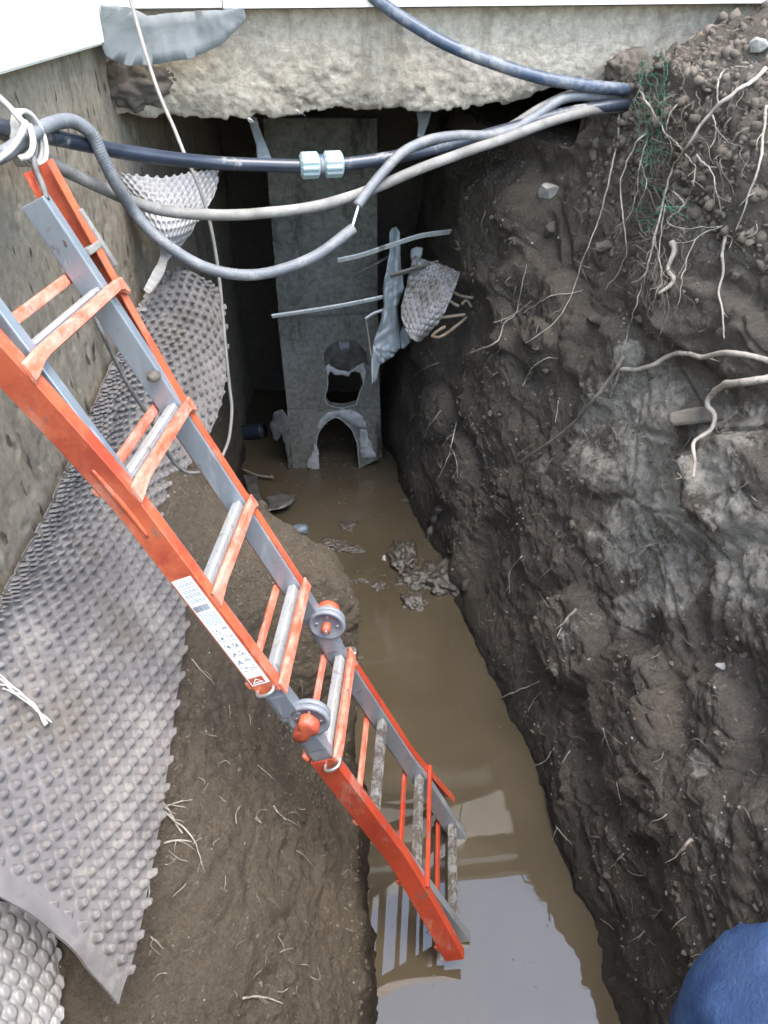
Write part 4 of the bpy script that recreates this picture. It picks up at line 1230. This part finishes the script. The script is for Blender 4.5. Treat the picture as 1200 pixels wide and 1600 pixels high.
for pts, lab in BARS:
    px = z4(pts); P = np.array([at(u, v, min(3.22, cast(u, v, (right_bvh,)) - .02)) for u, v in px])
    V, F = tube(resample(catmull(P, 30), .012), .007, 8); o = mk('steel_bar', V, F, M['rust'], None, True); tag(o, lab, 'steel bar', 'rusty bars by the shaft')
def hull(name, c, r, mat, seed, parent=None):
    g_ = np.random.default_rng(seed); q = g_.normal(size=(16, 3)); q /= np.linalg.norm(q, axis=1)[:, None]; q *= g_.uniform(.75, 1.05, (16, 1))
    bm = bmesh.new()
    for p in q: bm.verts.new(p)
    bmesh.ops.convex_hull(bm, input=bm.verts[:])
    for v in [v for v in bm.verts if not v.link_faces]: bm.verts.remove(v)
    bmesh.ops.bevel(bm, geom=bm.edges[:], offset=.07, segments=2, affect='EDGES', profile=.6)
    bmesh.ops.triangulate(bm, faces=bm.faces[:]); bmesh.ops.subdivide_edges(bm, edges=bm.edges[:], cuts=1); bmesh.ops.triangulate(bm, faces=bm.faces[:])
    bm.verts.index_update()
    V = np.array([v.co[:] for v in bm.verts]); F = [[v.index for v in f.verts] for f in bm.faces]; bm.free()
    V = V * (1 + .10 * fbm(V * 3 + seed, 3, seed))[:, None]
    return mk(name, V * np.asarray(r) + np.asarray(c), F, mat, parent, False)
# things under the beam
for pts, sp, lab in (([(386, 178), (402, 184), (404, 196), (416, 226), (425, 248), (402, 248), (400, 225), (391, 198)], 2.62, 'grey film strip hanging below the beam left of the coupling'),
                 ([(650, 174), (674, 174), (668, 196), (661, 216), (652, 214), (654, 196)], 2.66, 'short grey film strip hanging below the beam right of the coupling')):
    o = sheet_from_outline('plastic_strip', pts, lambda u, v, s=sp: s, .002, M['bag'], None, 71, .012, 3); tag(o, lab, 'plastic strip')
for u, v, r, lab in ((394, 187, .013, 'white plaster chip under the beam above the hanging film'), (468, 174, .012, 'white plaster chip caught on the ragged beam edge above the coupling')):
    o = hull('plaster_chip', at(u, v, 2.33), (r * 1.2, r * .7, r), M['panel_edge'], 7); tag(o, lab, 'plaster chip')

# ------------------------------------------------------------------ mud, debris and flotsam in the water
def wl(u, v, z=.0): return at(u, v, Z=z)
MUDS = [(518, 850, .075, .045, .022, 'curved mud clod in the water left of the largest mud heap'), (548, 858, .07, .035, .018, 'tail of wet mud beside the curved clod in the water'), (543, 820, .055, .05, .014, 'dark round mud patch awash, farthest mud in the water'),
        (630, 872, .07, .10, .05, 'largest wet mud heap in the middle of the water'), (655, 905, .09, .07, .035, 'mud ridge joining the largest heap to the bank'), (648, 940, .055, .06, .03, 'rounded mud tongue on the near side of the largest heap'),
        (592, 915, .04, .035, .016, 'small mud crumb heap just left of the mud tongue'), (562, 908, .045, .02, .014, 'thin mud sliver left of the crumb heap'), (700, 905, .12, .12, .05, 'mud shelf at the foot of the bank by the heap')]
for k, (u, v, rx, ry, rz, lab) in enumerate(MUDS):
    o = lump('mud_heap', wl(u, v) + np.array([0, 0, -.010]), (rx * 1.05, ry * 1.05, rz * 1.3), M['wetmud'], 20 + k, .8, 5, fr=3.2); tag(o, lab, 'mud', 'mud heaps in the water')
P = np.array([at(u, v, min(t_, cast(u, v, (right_bvh,)) - .01)) for u, v, t_ in ((688, 793, 4), (676, 820, 4), (668, 845, 4), (664, 882, 4))])
V, F = tube(resample(catmull(P, 40), .012), .016 * (1 + .4 * np.sin(np.arange(len(resample(catmull(P, 40), .012))) * 1.1)), 9)
o = mk('branch', V, F, M['wetmud'], None); tag(o, 'black muddy stick leaning on the bank behind the largest mud heap', 'stick')
o = sheet_from_outline('plastic_scrap', [(415, 775), (435, 770), (462, 772), (455, 788), (440, 795), (412, 802), (418, 788)], lambda u, v: (wl(u, v, .05)[1]) / ray(u, v)[1], .004, M['dark_debris'], None, 81, .05, 3); tag(o, 'crumpled dark wet plastic at the water edge behind the ladder', 'plastic scrap')
o = sheet_from_outline('plastic_scrap', [(380, 742), (402, 745), (404, 768), (414, 790), (402, 800), (388, 772)], lambda u, v: (wl(u, v, .04)[1]) / ray(u, v)[1], .004, M['dark_debris'], None, 83, .05, 3); tag(o, 'black folded wet plastic left of the crumpled piece', 'plastic scrap')
P = catmull(np.array([wl(u, v, .03) for u, v in ((378, 732), (400, 742), (428, 746))]), 12); V, F = tube(P, .007, 7); o = mk('twig', V, F, M['root_dark'], None); tag(o, 'dark twig lying over the folded wet plastic', 'twig')
o = lump('plastic_lump', wl(470, 827, .02), (.045, .03, .025), M['blue_scrap'], 31, .6, 3); tag(o, 'small crumpled blue scrap floating beside the mud mound', 'scrap')
P = catmull(np.array([wl(u, v, .03) for u, v in ((420, 820), (438, 822), (458, 824))]), 12); V, F = tube(P, .003, 6); o = mk('string', V, F, M['rope'], None); tag(o, 'pale string tied to the blue scrap', 'string')
o = hull('stone', wl(634, 783, .0), (.05, .025, .018), M['stone'], 33); tag(o, 'flat pale stone awash near the right of the shaft', 'stone')
o = hull('plaster_chip', wl(600, 873, .0), (.012, .03, .010), M['panel_edge'], 34); tag(o, 'white chip in the water left of the largest mud heap', 'chip')
fl = MB(); r2 = random.Random(12)
ico = bmesh.new(); bmesh.ops.create_icosphere(ico, subdivisions=1, radius=1); IV = np.array([v.co[:] for v in ico.verts]); IF = np.array([[v.index for v in f.verts] for f in ico.faces]); ico.free()
for _ in range(330):
    if r2.random() < .55: u, v = r2.gauss(530, 50), r2.gauss(735, 28)
    elif r2.random() < .5: u, v = r2.gauss(620, 45), r2.gauss(890, 40)
    else: u, v = r2.uniform(560, 860), r2.uniform(950, 1560)
    p = wl(u, v, .001)
    if p[0] > xw(p[1]) - .03: continue
    rr = r2.uniform(.0025, .010) if v < 930 else r2.uniform(.0015, .003)
    fl.add(IV * np.array([rr, rr * r2.uniform(.5, 1.2), rr * .4]) + p, IF)
o = fl.build('floating_debris', M['dark_debris'], None, True); tag(o, 'specks of debris floating on the muddy water', 'debris', kind='stuff')

# ------------------------------------------------------------------ clods and grit lying on the banks
def scatter(name, obj, n, rlo, rhi, mat, seed, zr=(.05, 2.4), yr=(.6, 3.3), power=2.5, smooth=False):
    me = obj.data; co = np.empty(len(me.vertices) * 3); me.vertices.foreach_get('co', co); co = co.reshape(-1, 3)
    nr = np.empty(len(me.vertices) * 3); me.vertices.foreach_get('normal', nr); nr = nr.reshape(-1, 3)
    ok = np.where((co[:, 2] > zr[0]) & (co[:, 2] < zr[1]) & (co[:, 1] > yr[0]) & (co[:, 1] < yr[1]) & (np.abs(co[:, 0]) < 2))[0]
    g_ = np.random.default_rng(seed)
    den = fbm(co[ok] * 4, 3, seed); wgt = np.clip(den + .35, .02, 1) ** 2 * (.25 + .75 * np.clip(np.abs(nr[ok, 2]), 0, 1)); wgt /= wgt.sum()
    pick = g_.choice(ok, n, p=wgt)
    rad = rlo + (rhi - rlo) * g_.random(n) ** power
    sc = g_.uniform(.6, 1.25, (n, 3)) * rad[:, None]
    jit = g_.uniform(.55, 1.3, (n, len(IV), 1))
    th = g_.uniform(0, 2 * np.pi, n); c, s_ = np.cos(th), np.sin(th)
    V = IV[None] * jit * sc[:, None, :]
    V = np.stack([V[..., 0] * c[:, None] - V[..., 1] * s_[:, None], V[..., 0] * s_[:, None] + V[..., 1] * c[:, None], V[..., 2]], -1)
    V = V + (co[pick] - nr[pick] * (rad * .35)[:, None] * np.sign(nr[pick, 2] + .001)[:, None])[:, None, :]
    F = (IF[None] + (np.arange(n) * len(IV))[:, None, None]).reshape(-1, 3)
    o = mk(name, V.reshape(-1, 3), F, mat, None, smooth, loc=(0, 0, 0)); tag(o, kind='stuff'); return o
tag(scatter('soil_crumbs', right, 7000, .002, .013, M['soil_crumb'], 5, power=5.5), 'loose soil crumbs lying on the high bank', 'soil crumbs')
tag(scatter('soil_crumbs', right, 9000, .003, .019, M['soil_crumb'], 8, zr=(1.75, 2.5), yr=(1.2, 2.7), power=4.5, smooth=True), 'coarse loose clods along the top of the high bank', 'soil crumbs')
tag(scatter('soil_crumbs', left, 6500, .0015, .009, M['bank_crumb'], 6, yr=(.5, 2.5), power=4.5), 'loose soil crumbs on the lower bank under the ladder', 'soil crumbs')
tag(scatter('grit', right, 850, .0015, .006, M['pebble'], 15), 'pale grit scattered over the high bank', 'grit')
tag(scatter('grit', left, 330, .0012, .004, M['pebble'], 16, yr=(.5, 2.5)), 'pale grit scattered over the lower bank', 'grit')

def stone_on(u, v, r, mat, seed, lab, name='stone', amp=.45):
    t = cast(u, v); p = at(u, v, t - .3 * r[1])
    o = hull(name, p, r, M[mat], seed); tag(o, lab, 'stone'); return o
stone_on(858, 297, (.05, .03, .035), 'pebble', 41, 'pale angular stone high in the bank below the pipes')
stone_on(1188, 70, (.032, .026, .026), 'pebble', 42, 'whitish stone at the top of the bank near the house')
stone_on(1132, 1040, (.028, .02, .022), 'pebble', 43, 'white chip of stone in the lower bank beside the crack')
stone_on(860, 365, (.03, .03, .05), 'stone', 44, 'brown upright stone below the pale angular stone')
stone_on(945, 385, (.04, .03, .03), 'stone', 45, 'brown stone half buried between the hanging roots')
stone_on(930, 500, (.035, .03, .03), 'stone', 46, 'rounded grey stone left of the hanging root tangle')
stone_on(730, 915, (.03, .03, .035), 'stone', 47, 'dark stone at the foot of the bank beside the mud shelf')
z5 = lambda L: [(x / 2.667 + 750, y / 2.667 + 350) for x, y in L]
tS = float(np.mean([cast(u, v) for u in range(1045, 1175, 10) for v in (632, 645, 660)])) - .03
o = sheet_from_outline('stone_slab', z5([(795, 785), (900, 762), (1030, 752), (1112, 745), (1122, 762), (1090, 798), (960, 826), (905, 832), (812, 842), (790, 822)]), lambda u, v: tS + .0004 * (645 - v), .16, M['stone'], None, 91, .008, 3)
tag(o, 'flat brown stone slab jutting from the bank behind the thick bent root', 'stone')

# ------------------------------------------------------------------ roots
z2 = lambda L: [(x / 2 + 600, y / 2) for x, y in L]
zr = lambda L: [(x / 2.1333 + 750, y / 2.1333 + 850) for x, y in L]
z8 = lambda L: [(x / 2.667, y / 2.667 + 1100) for x, y in L]
def root_curve(px, lift=.006, wob=.004, seed=0, n=44, free=0.0):
    px = catmull(np.array(px, float), n)
    t = np.array([cast(u, v, None, 2.5) for u, v in px])
    tm = np.array([t[max(0, i - 3):i + 4].min() for i in range(n)])
    k = np.hanning(11); k /= k.sum(); ts_ = np.convolve(np.pad(tm, 5, mode='edge'), k, 'valid')
    ts_ = ts_ - lift - free * np.sin(np.linspace(0, np.pi, n))
    P = np.array([at(u, v, q) for (u, v), q in zip(px, ts_)])
    return P + wob * np.stack([fbm(P * 26 + seed, 3, seed + 1), fbm(P * 26 + seed, 3, seed + 2), fbm(P * 26 + seed, 3, seed + 3)], 1)
def root(px, r0, r1, mat, label, seed=0, lift=.006, free=0.0, parent=None, wob=.006, name='root'):
    P = root_curve(px, lift, wob, seed, free=free)
    n = len(P)
    rr = np.linspace(r0 * 1.1, r1 * .8, n) * (1 + .3 * fbm(P * 40, 2, seed + 5) + .15 * (vnoise(P * 90, seed) > .3))
    mb = MB(); mb.tube(P, rr, 8)
    gg = random.Random(seed)
    for _ in range(0 if r0 > .007 else gg.randint(1, 3)):            # side rootlets
        i0 = gg.randint(4, n - 5); dr = P[min(n - 1, i0 + 3)] - P[i0]; L_ = gg.uniform(.02, .06)
        dr = dr / (np.linalg.norm(dr) + 1e-9) + np.array([gg.gauss(0, .7), gg.gauss(-.2, .3), gg.gauss(-.2, .6)]); dr /= np.linalg.norm(dr)
        q = catmull(np.array([P[i0], P[i0] + dr * L_ * .5 + np.array([gg.gauss(0, .006), 0, gg.gauss(0, .006)]), P[i0] + dr * L_]), 10)
        mb.tube(q, np.linspace(rr[i0] * .55, .0004, 10), 5)
    o = mb.build(name, M[mat], parent, True)
    if label: tag(o, label, 'root', 'roots hanging from the banks')
    return o
tangle = empty('root_tangle', at(1040, 300, 1.9), 'large tangle of pale hanging roots beside the green netting', 'roots')
MAIN = [([(1196, 108), (1150, 145), (1110, 175), (1070, 235), (1050, 265), (1035, 325), (1025, 360), (1015, 400), (1005, 445)], .0060, .0022), ([(1030, 345), (1012, 414), (990, 489), (971, 552)], .0030, .0018),
        ([(1010, 205), (990, 230), (970, 290), (975, 340), (980, 388), (967, 425), (945, 455)], .0036, .0016), ([(1012, 215), (1000, 260), (990, 320), (960, 380)], .0028, .0010),
        ([(1000, 140), (1020, 175), (1045, 215), (1072, 236)], .0034, .003), ([(1090, 240), (1115, 280), (1125, 332)], .0026, .0014), ([(1050, 300), (1070, 315), (1062, 330), (1040, 345), (1065, 357), (1130, 352)], .0024, .0012),
        ([(1128, 355), (1100, 364), (1078, 378), (1052, 380)], .0022, .0012), ([(1085, 372), (1070, 420), (1060, 470), (1054, 490)], .0020, .0008), ([(1110, 178), (1120, 200), (1112, 225), (1106, 242)], .0026, .0010),
        ([(1124, 165), (1122, 130), (1135, 108), (1170, 104)], .0032, .0014), ([(1040, 320), (1030, 390), (1035, 430), (1020, 470), (1010, 500)], .0020, .0008), ([(1020, 360), (1028, 400), (1015, 440), (1008, 478)], .0018, .0007),
        ([(1056, 165), (1040, 200), (1050, 225), (1046, 262)], .0022, .0010), ([(1000, 250), (1010, 290), (995, 330), (1004, 360)], .0018, .0008), ([(1070, 240), (1085, 262), (1080, 300), (1064, 330)], .0022, .001)]
for i, (px, a, b) in enumerate(MAIN): root(px, a * .82, b * .82, 'root', None, 100 + i, .012, .015, tangle, .012, 'root_strand')
g3 = random.Random(31); hs = MB()
def hair(u0, v0, du, dv, n, r, lift):
    px = [(u0, v0)]
    for _ in range(n):
        px.append((px[-1][0] + du + g3.gauss(0, 7), px[-1][1] + dv + g3.gauss(0, 6)))
    P = root_curve(px, lift, .004, g3.randint(0, 999), n=12); hs.tube(P, np.linspace(r, r * .4, 12), 5)
for _ in range(95): hair(g3.gauss(1022, 24), g3.uniform(140, 430), g3.gauss(0, 5), g3.uniform(3, 12), 5, g3.uniform(.0007, .0013), .012)
for _ in range(40): hair(g3.gauss(1015, 18), g3.uniform(380, 450), g3.gauss(-2, 4), g3.uniform(4, 9), 5, g3.uniform(.0005, .0009), .01)
for _ in range(22): hair(g3.uniform(1060, 1190), g3.uniform(90, 260), g3.gauss(0, 5), g3.uniform(6, 14), 5, g3.uniform(.0007, .0014), .01)
o = hs.build('root_hairs', M['root_dark'], tangle, True); o['kind'] = 'stuff'
ROOTS = [
    ([(967, 178), (966, 215), (955, 265), (945, 310), (933, 350), (911, 406), (892, 462), (868, 502), (821, 537)], .0032, .0016, 'root', 'long thin pale root dangling left of the tangle, below the pipe bundle'),
    ([(1050, 376), (1054, 391), (1044, 421), (1052, 440), (1029, 459)], .0075, .0065, 'root_pale', 'short thick white root hooked under the tangle'),
    ([(1134, 365), (1129, 395), (1130, 425), (1123, 455), (1129, 489), (1132, 530)], .0042, .0026, 'root_pale', 'upright pale root hanging alone right of the tangle'),
    ([(1198, 165), (1185, 260), (1168, 310), (1150, 360)], .0036, .0018, 'root', 'slanting pale root near the right margin of the bank'),
    ([(732, 553), (776, 534), (787, 507), (806, 489), (812, 462), (823, 414)], .0042, .0014, 'root_pale', 'forked white root on the bank right of the sheet scrap'),
    ([(772, 504), (799, 494), (832, 470)], .0026, .0012, 'root_pale', 'thin white side branch crossing the forked root'),
    ([(817, 489), (862, 462), (892, 459), (911, 453)], .0020, .0012, 'root', 'fine arched root between the forked root and the long dangling one'),
    ([(975, 556), (960, 582), (937, 612), (900, 657), (859, 691), (810, 723)], .0065, .0060, 'root_dark', 'straight brown stick-like root slanting down to the trench'),
    ([(973, 552), (965, 590), (953, 622)], .0055, .0070, 'root_dark', 'stubby brown root stump at the head of the slanting stick'),
    ([(817, 603), (832, 575), (855, 560), (872, 560)], .0030, .0014, 'root', 'small bent root under the ledge left of the brown stick'),
    ([(872, 626), (868, 660)], .0030, .0022, 'root', 'tiny straight root above the brown stick'),
    ([(969, 577), (1009, 575), (1046, 556), (1072, 552), (1095, 558), (1125, 552), (1170, 554), (1215, 570)], .0062, .0092, 'root_pale', 'thick whitish root running level across the bank'),
    ([(1215, 588), (1162, 597), (1132, 601), (1110, 620), (1106, 635), (1116, 650), (1110, 672), (1084, 691), (1086, 725), (1084, 747)], .0092, .0045, 'root_pale', 'thick bent root crossing the flat stone slab'),
    (zr([(140, 40), (100, 90), (98, 165)]), .0026, .0016, 'root', 'curved root above the trench edge left of the jutting block'),
    (zr([(320, 218), (288, 252), (258, 308)]), .0050, .0034, 'root_pale', 'thick white root stub on the jutting block'),
    (zr([(200, 458), (110, 495), (40, 528)]), .0026, .0018, 'root', 'thin root reaching out over the water below the jutting block'),
    (zr([(410, 615), (420, 650), (445, 705)]), .0024, .0014, 'root', 'thin white root in the middle of the lower bank'),
    (zr([(705, 985), (680, 1010), (655, 1042)]), .0048, .0036, 'root_pale', 'short thick white root in the lower bank near the blue cloth'),
    (zr([(480, 1030), (455, 1058), (430, 1085)]), .0024, .0018, 'root', 'thin root stub lower left of the short thick white one'),
    (zr([(605, 1218), (578, 1250)]), .0024, .0018, 'root', 'tiny root stub nearest above the blue cloth'),
    (zr([(548, 1290), (520, 1312)]), .0026, .0018, 'root', 'tiny root stub low on the bank beside the water'),
    (zr([(302, 690), (272, 730)]), .0024, .0016, 'root', 'tiny slanted root stub halfway along the water edge'),
    (zr([(238, 690), (215, 725), (172, 742)]), .0022, .0014, 'root', 'forked rootlet at the water edge halfway along'),
    (zr([(575, 2), (500, 30), (492, 72)]), .0026, .0014, 'root', 'bent root on the pale limy crust of the bank'),
    (zr([(160, 560), (180, 520), (205, 490)]), .0016, .001, 'root', 'fine curled root below the jutting block'),
    (zr([(252, 940), (280, 975), (305, 1000)]), .0018, .0012, 'root', 'fine root lying along the water edge'),
    (z4([(970, 955), (942, 1080), (915, 1150), (885, 1208)]), .0032, .0016, 'root', 'long wavy root on the dark bank above the stick'),
    (z4([(905, 910), (850, 985), (828, 1040)]), .0026, .0014, 'root', 'short root left of the long wavy root'),
    (z4([(812, 920), (750, 966)]), .0022, .0016, 'root', 'small root stub close to the cement boards'),
    (z4([(940, 395 * 2.667), (965, 1110), (975, 1190)]), .0026, .0016, 'root', 'pale kinked root low on the dark bank'),
    (z4([(895, 712), (835, 735), (792, 762)]), .0026, .0014, 'root', 'small pale root below the torn sheet scrap'),
    (z8([(640, 370), (690, 425), (760, 542)]), .0040, .0026, 'root', 'thickest root in the bunch beside the dimpled sheet'),
    (z8([(655, 420), (720, 480), (790, 540), (830, 620), (852, 702)]), .0026, .0012, 'root', 'longest curved root in the bunch beside the dimpled sheet'),
    (z8([(650, 432), (730, 412), (800, 396)]), .0024, .0014, 'root', 'root pointing to the ladder from the bunch beside the dimpled sheet'),
    (z8([(685, 578), (740, 568), (800, 575)]), .0026, .0014, 'root', 'level root just below the bunch beside the dimpled sheet'),
    (z8([(612, 728), (622, 790), (588, 862)]), .0024, .0014, 'root_pale', 'hooked white root at the lower edge of the dimpled sheet'),
    (z8([(1010, 1226), (1090, 1218), (1178, 1248)]), .0028, .0018, 'root_pale', 'pale root lying low on the near bank by the water'),
    (z8([(1140, 420), (1165, 458), (1192, 486)]), .0024, .0014, 'root', 'small root on the near bank under the ladder sticker'),
    (z8([(628, 968), (655, 995), (680, 1022)]), .0016, .001, 'root', 'faint root on the near bank under the hooked white one'),
    ([(300, 1030), (318, 1052), (338, 1070)], .0018, .001, 'root', 'faint root on the mound beside the dimpled sheet'),
]
for i, (px, a, b, mt, lab) in enumerate(ROOTS): root(px, a, b, mt, lab, 200 + i, .05 if 'slab' in lab else .35 * a, .004)
hs = MB()
for _ in range(210):
    if g3.random() < .8:
        u, v = g3.uniform(690, 1195), g3.uniform(300, 1560)
        if u < 640 + (v - 770) * .43 + 25 and v > 770: continue
    else: u, v = g3.uniform(240, 560), g3.uniform(1080, 1590)
    a = g3.uniform(0, 6.28); L_ = g3.uniform(5, 16)
    px = [(u, v), (u + L_ * math.cos(a), v + L_ * math.sin(a)), (u + 2 * L_ * math.cos(a + g3.gauss(0, .5)), v + 2 * L_ * math.sin(a + g3.gauss(0, .5)))]
    P = root_curve(px, .003, .003, g3.randint(0, 999), n=8); hs.tube(P, np.linspace(1, .5, 8) * g3.uniform(.0005, .0014), 5)
o = hs.build('root_bits', M['root'], None, True); tag(o, 'fine broken root ends scattered over both banks', 'root bits', kind='stuff')

# green plastic netting hanging by the tangle
nm = MB(); g4 = random.Random(8)
tN = lambda u, v: cast(u, v) - .018
for k in range(6):
    u0 = 1000 + k * 7.5
    px = [(u0 + g4.gauss(0, 3) + 6 * math.sin(v * .03 + k), v) for v in range(72 + 4 * k, 250 + g4.randint(0, 90), 14)]
    nm.tube(root_curve(px, .016, .006, k, n=40), .0009, 5)
for k in range(12):
    v0 = 84 + k * 15
    px = [(996 + g4.gauss(0, 3), v0), (1012, v0 + g4.uniform(2, 10)), (1028, v0 + g4.uniform(-4, 6)), (1044 + g4.gauss(0, 4), v0 + g4.uniform(2, 12))]
    nm.tube(root_curve(px, .017, .006, 50 + k, n=20), .0009, 5)
for k in range(14):
    u0, v0 = g4.gauss(1030, 12), g4.gauss(320, 16)
    px = [(u0, v0), (u0 + g4.gauss(0, 12), v0 + g4.gauss(0, 8)), (u0 + g4.gauss(0, 20), v0 + g4.gauss(6, 10))]
    nm.tube(root_curve(px, .016, .006, 90 + k, n=12), .001, 5)
o = nm.build('netting', M['net'], None, True); tag(o, 'torn green plastic netting hanging where the pipes enter the bank', 'netting')
# soil collar round the pipes where they enter the bank
o = lump('soil_clump', at(985, 112, 2.40), (.075, .06, .06), M['soil_crumb'], 61, .6, 5, fr=3); tag(o, 'crumbly soil clump on top of the pipes where they enter the bank', 'soil clump')
for k, (u, v, t_, r_, lab) in enumerate(((1004, 152, 2.37, .052, 'soil clump wedged beside the pipe bundle behind the netting'), (996, 180, 2.36, .030, 'small soil clod under the pipe bundle where it enters the bank'))):
    o = lump('soil_clump', at(u, v, t_), (r_, r_, r_ * 1.1), M['soil_crumb'], 62 + k, .75, 5, fr=3.4); tag(o, lab, 'soil clump')
# shred of white plastic on the dimpled sheet
hs = MB(); g5 = random.Random(3)
for k in range(4):
    px = [(-5 + 3 * k, 1052 + 8 * k), (25, 1080 + g5.uniform(-6, 6)), (52, 1104 + g5.uniform(-5, 5)), (76 + g5.uniform(-4, 4), 1128 + g5.uniform(-4, 8))]
    P = np.array([at(u, v, Z=1.235 - .0012 * u) for u, v in catmull(np.array(px), 20)]); P += .006 * np.stack([fbm(P * 40, 2, k), fbm(P * 40, 2, k + 9), fbm(P * 40, 2, k + 5)], 1)
    hs.tube(P, .0022 * (1 + .6 * fbm(P * 60, 2, k + 3)), 5)
o = hs.build('frayed_string', M['rope'], None, True); tag(o, 'frayed white string lying on the near part of the dimpled sheet', 'string')

# ------------------------------------------------------------------ photographer, crouching at the trench end; only a knee shows
bm = bmesh.new(); sk = bm.verts.layers.skin.verify()
KN = at(1185, 1585, .55)
HP = np.array([.47, -.20, 1.83])
J = {'pelvis': ((.10, -.42, 1.66), .14), 'hipR': (tuple(HP), .105), 'thighR': (tuple((HP + KN) / 2), .092), 'kneeR': (tuple(KN), .078), 'kneeR2': (tuple(KN + np.array([.005, .0, -.07])), .066),
     'shinR': ((.30, .02, 1.63), .058), 'ankR': ((.28, -.12, 1.50), .042), 'toeR': ((.31, .03, 1.475), .036),
     'hipL': ((-.02, -.40, 1.66), .105), 'thighL': ((-.10, -.25, 1.68), .09), 'kneeL': ((-.16, -.08, 1.62), .068), 'shinL': ((-.15, -.17, 1.55), .056), 'ankL': ((-.13, -.30, 1.49), .042), 'toeL': ((-.15, -.17, 1.475), .036),
     'waist': ((.09, -.42, 1.86), .14), 'chest': ((.06, -.34, 2.14), .15), 'neck': ((.04, -.25, 2.33), .055), 'head': ((.03, -.19, 2.44), .085), 'crown': ((.03, -.20, 2.54), .075),
     'shR': ((.22, -.30, 2.22), .062), 'elR': ((.27, -.12, 2.07), .045), 'wrR': ((.13, -.05, 2.30), .030), 'shL': ((-.12, -.32, 2.22), .062), 'elL': ((-.18, -.15, 2.07), .045), 'wrL': ((-.08, -.06, 2.30), .030)}
for k in J:
    if k not in ('hipR', 'thighR', 'kneeR', 'kneeR2', 'shinR', 'ankR', 'toeR', 'wrR', 'wrL'):
        (px_, py_, pz_), r_ = J[k]; J[k] = ((px_ + (.14 if k[:2] == 'el' else .26), py_ + (.06 if k in ('pelvis', 'waist') else 0), pz_), r_)
vv = {}
for k, (p, r) in J.items():
    v = bm.verts.new(p); v[sk].radius = (r, r); v[sk].use_root = (k == 'pelvis'); vv[k] = v
for a, b in (('pelvis', 'hipR'), ('hipR', 'thighR'), ('thighR', 'kneeR'), ('kneeR', 'kneeR2'), ('kneeR2', 'shinR'), ('shinR', 'ankR'), ('ankR', 'toeR'), ('pelvis', 'hipL'), ('hipL', 'thighL'), ('thighL', 'kneeL'), ('kneeL', 'shinL'), ('shinL', 'ankL'), ('ankL', 'toeL'),
             ('pelvis', 'waist'), ('waist', 'chest'), ('chest', 'neck'), ('neck', 'head'), ('head', 'crown'), ('chest', 'shR'), ('shR', 'elR'), ('elR', 'wrR'), ('chest', 'shL'), ('shL', 'elL'), ('elL', 'wrL')):
    bm.edges.new((vv[a], vv[b]))
me = bpy.data.meshes.new('person'); bm.to_mesh(me); bm.free()
tmp = bpy.data.objects.new('tmp_person', me); S.collection.objects.link(tmp)
tmp.modifiers.new('s', 'SKIN').use_smooth_shade = True
sb = tmp.modifiers.new('u', 'SUBSURF'); sb.levels = sb.render_levels = 3
dg = bpy.context.evaluated_depsgraph_get(); ev = tmp.evaluated_get(dg); m2 = ev.to_mesh()
V = np.array([v.co[:] for v in m2.vertices]); F = [list(p.vertices) for p in m2.polygons]
ev.to_mesh_clear(); bpy.data.objects.remove(tmp); bpy.data.meshes.remove(me)
fold = fbm(V @ np.array([[9, 4, 0], [-4, 9, 6], [3, -6, 22]]).T * 1.7, 3, 14, .55, True); V = V + (.034 * fold)[:, None] * np.array([.4, .5, .8])
V = V + (.006 * fbm(V * 9, 3, 3) + .004 * fbm(V * np.array([26, 26, 10]), 2, 4))[:, None] * np.array([.5, .5, .7])
o = mk('person', V, F, [M['denim'], M['jacket'], M['skin'], M['shoe']], None, True)
cz = [np.mean([V[i] for i in f], axis=0) for f in F]
mi = [3 if c[2] < 1.515 else 2 if (c[2] > 2.33 or (c[2] > 2.26 and c[1] > -.12)) else 1 if c[2] > 1.86 and c[1] < -.05 and not (c[0] > .15 and c[2] < 2.0) else 0 for c in cz]
o.data.polygons.foreach_set('material_index', mi)
tag(o, 'crouching person whose knee in blue trousers shows at the picture edge', 'person')
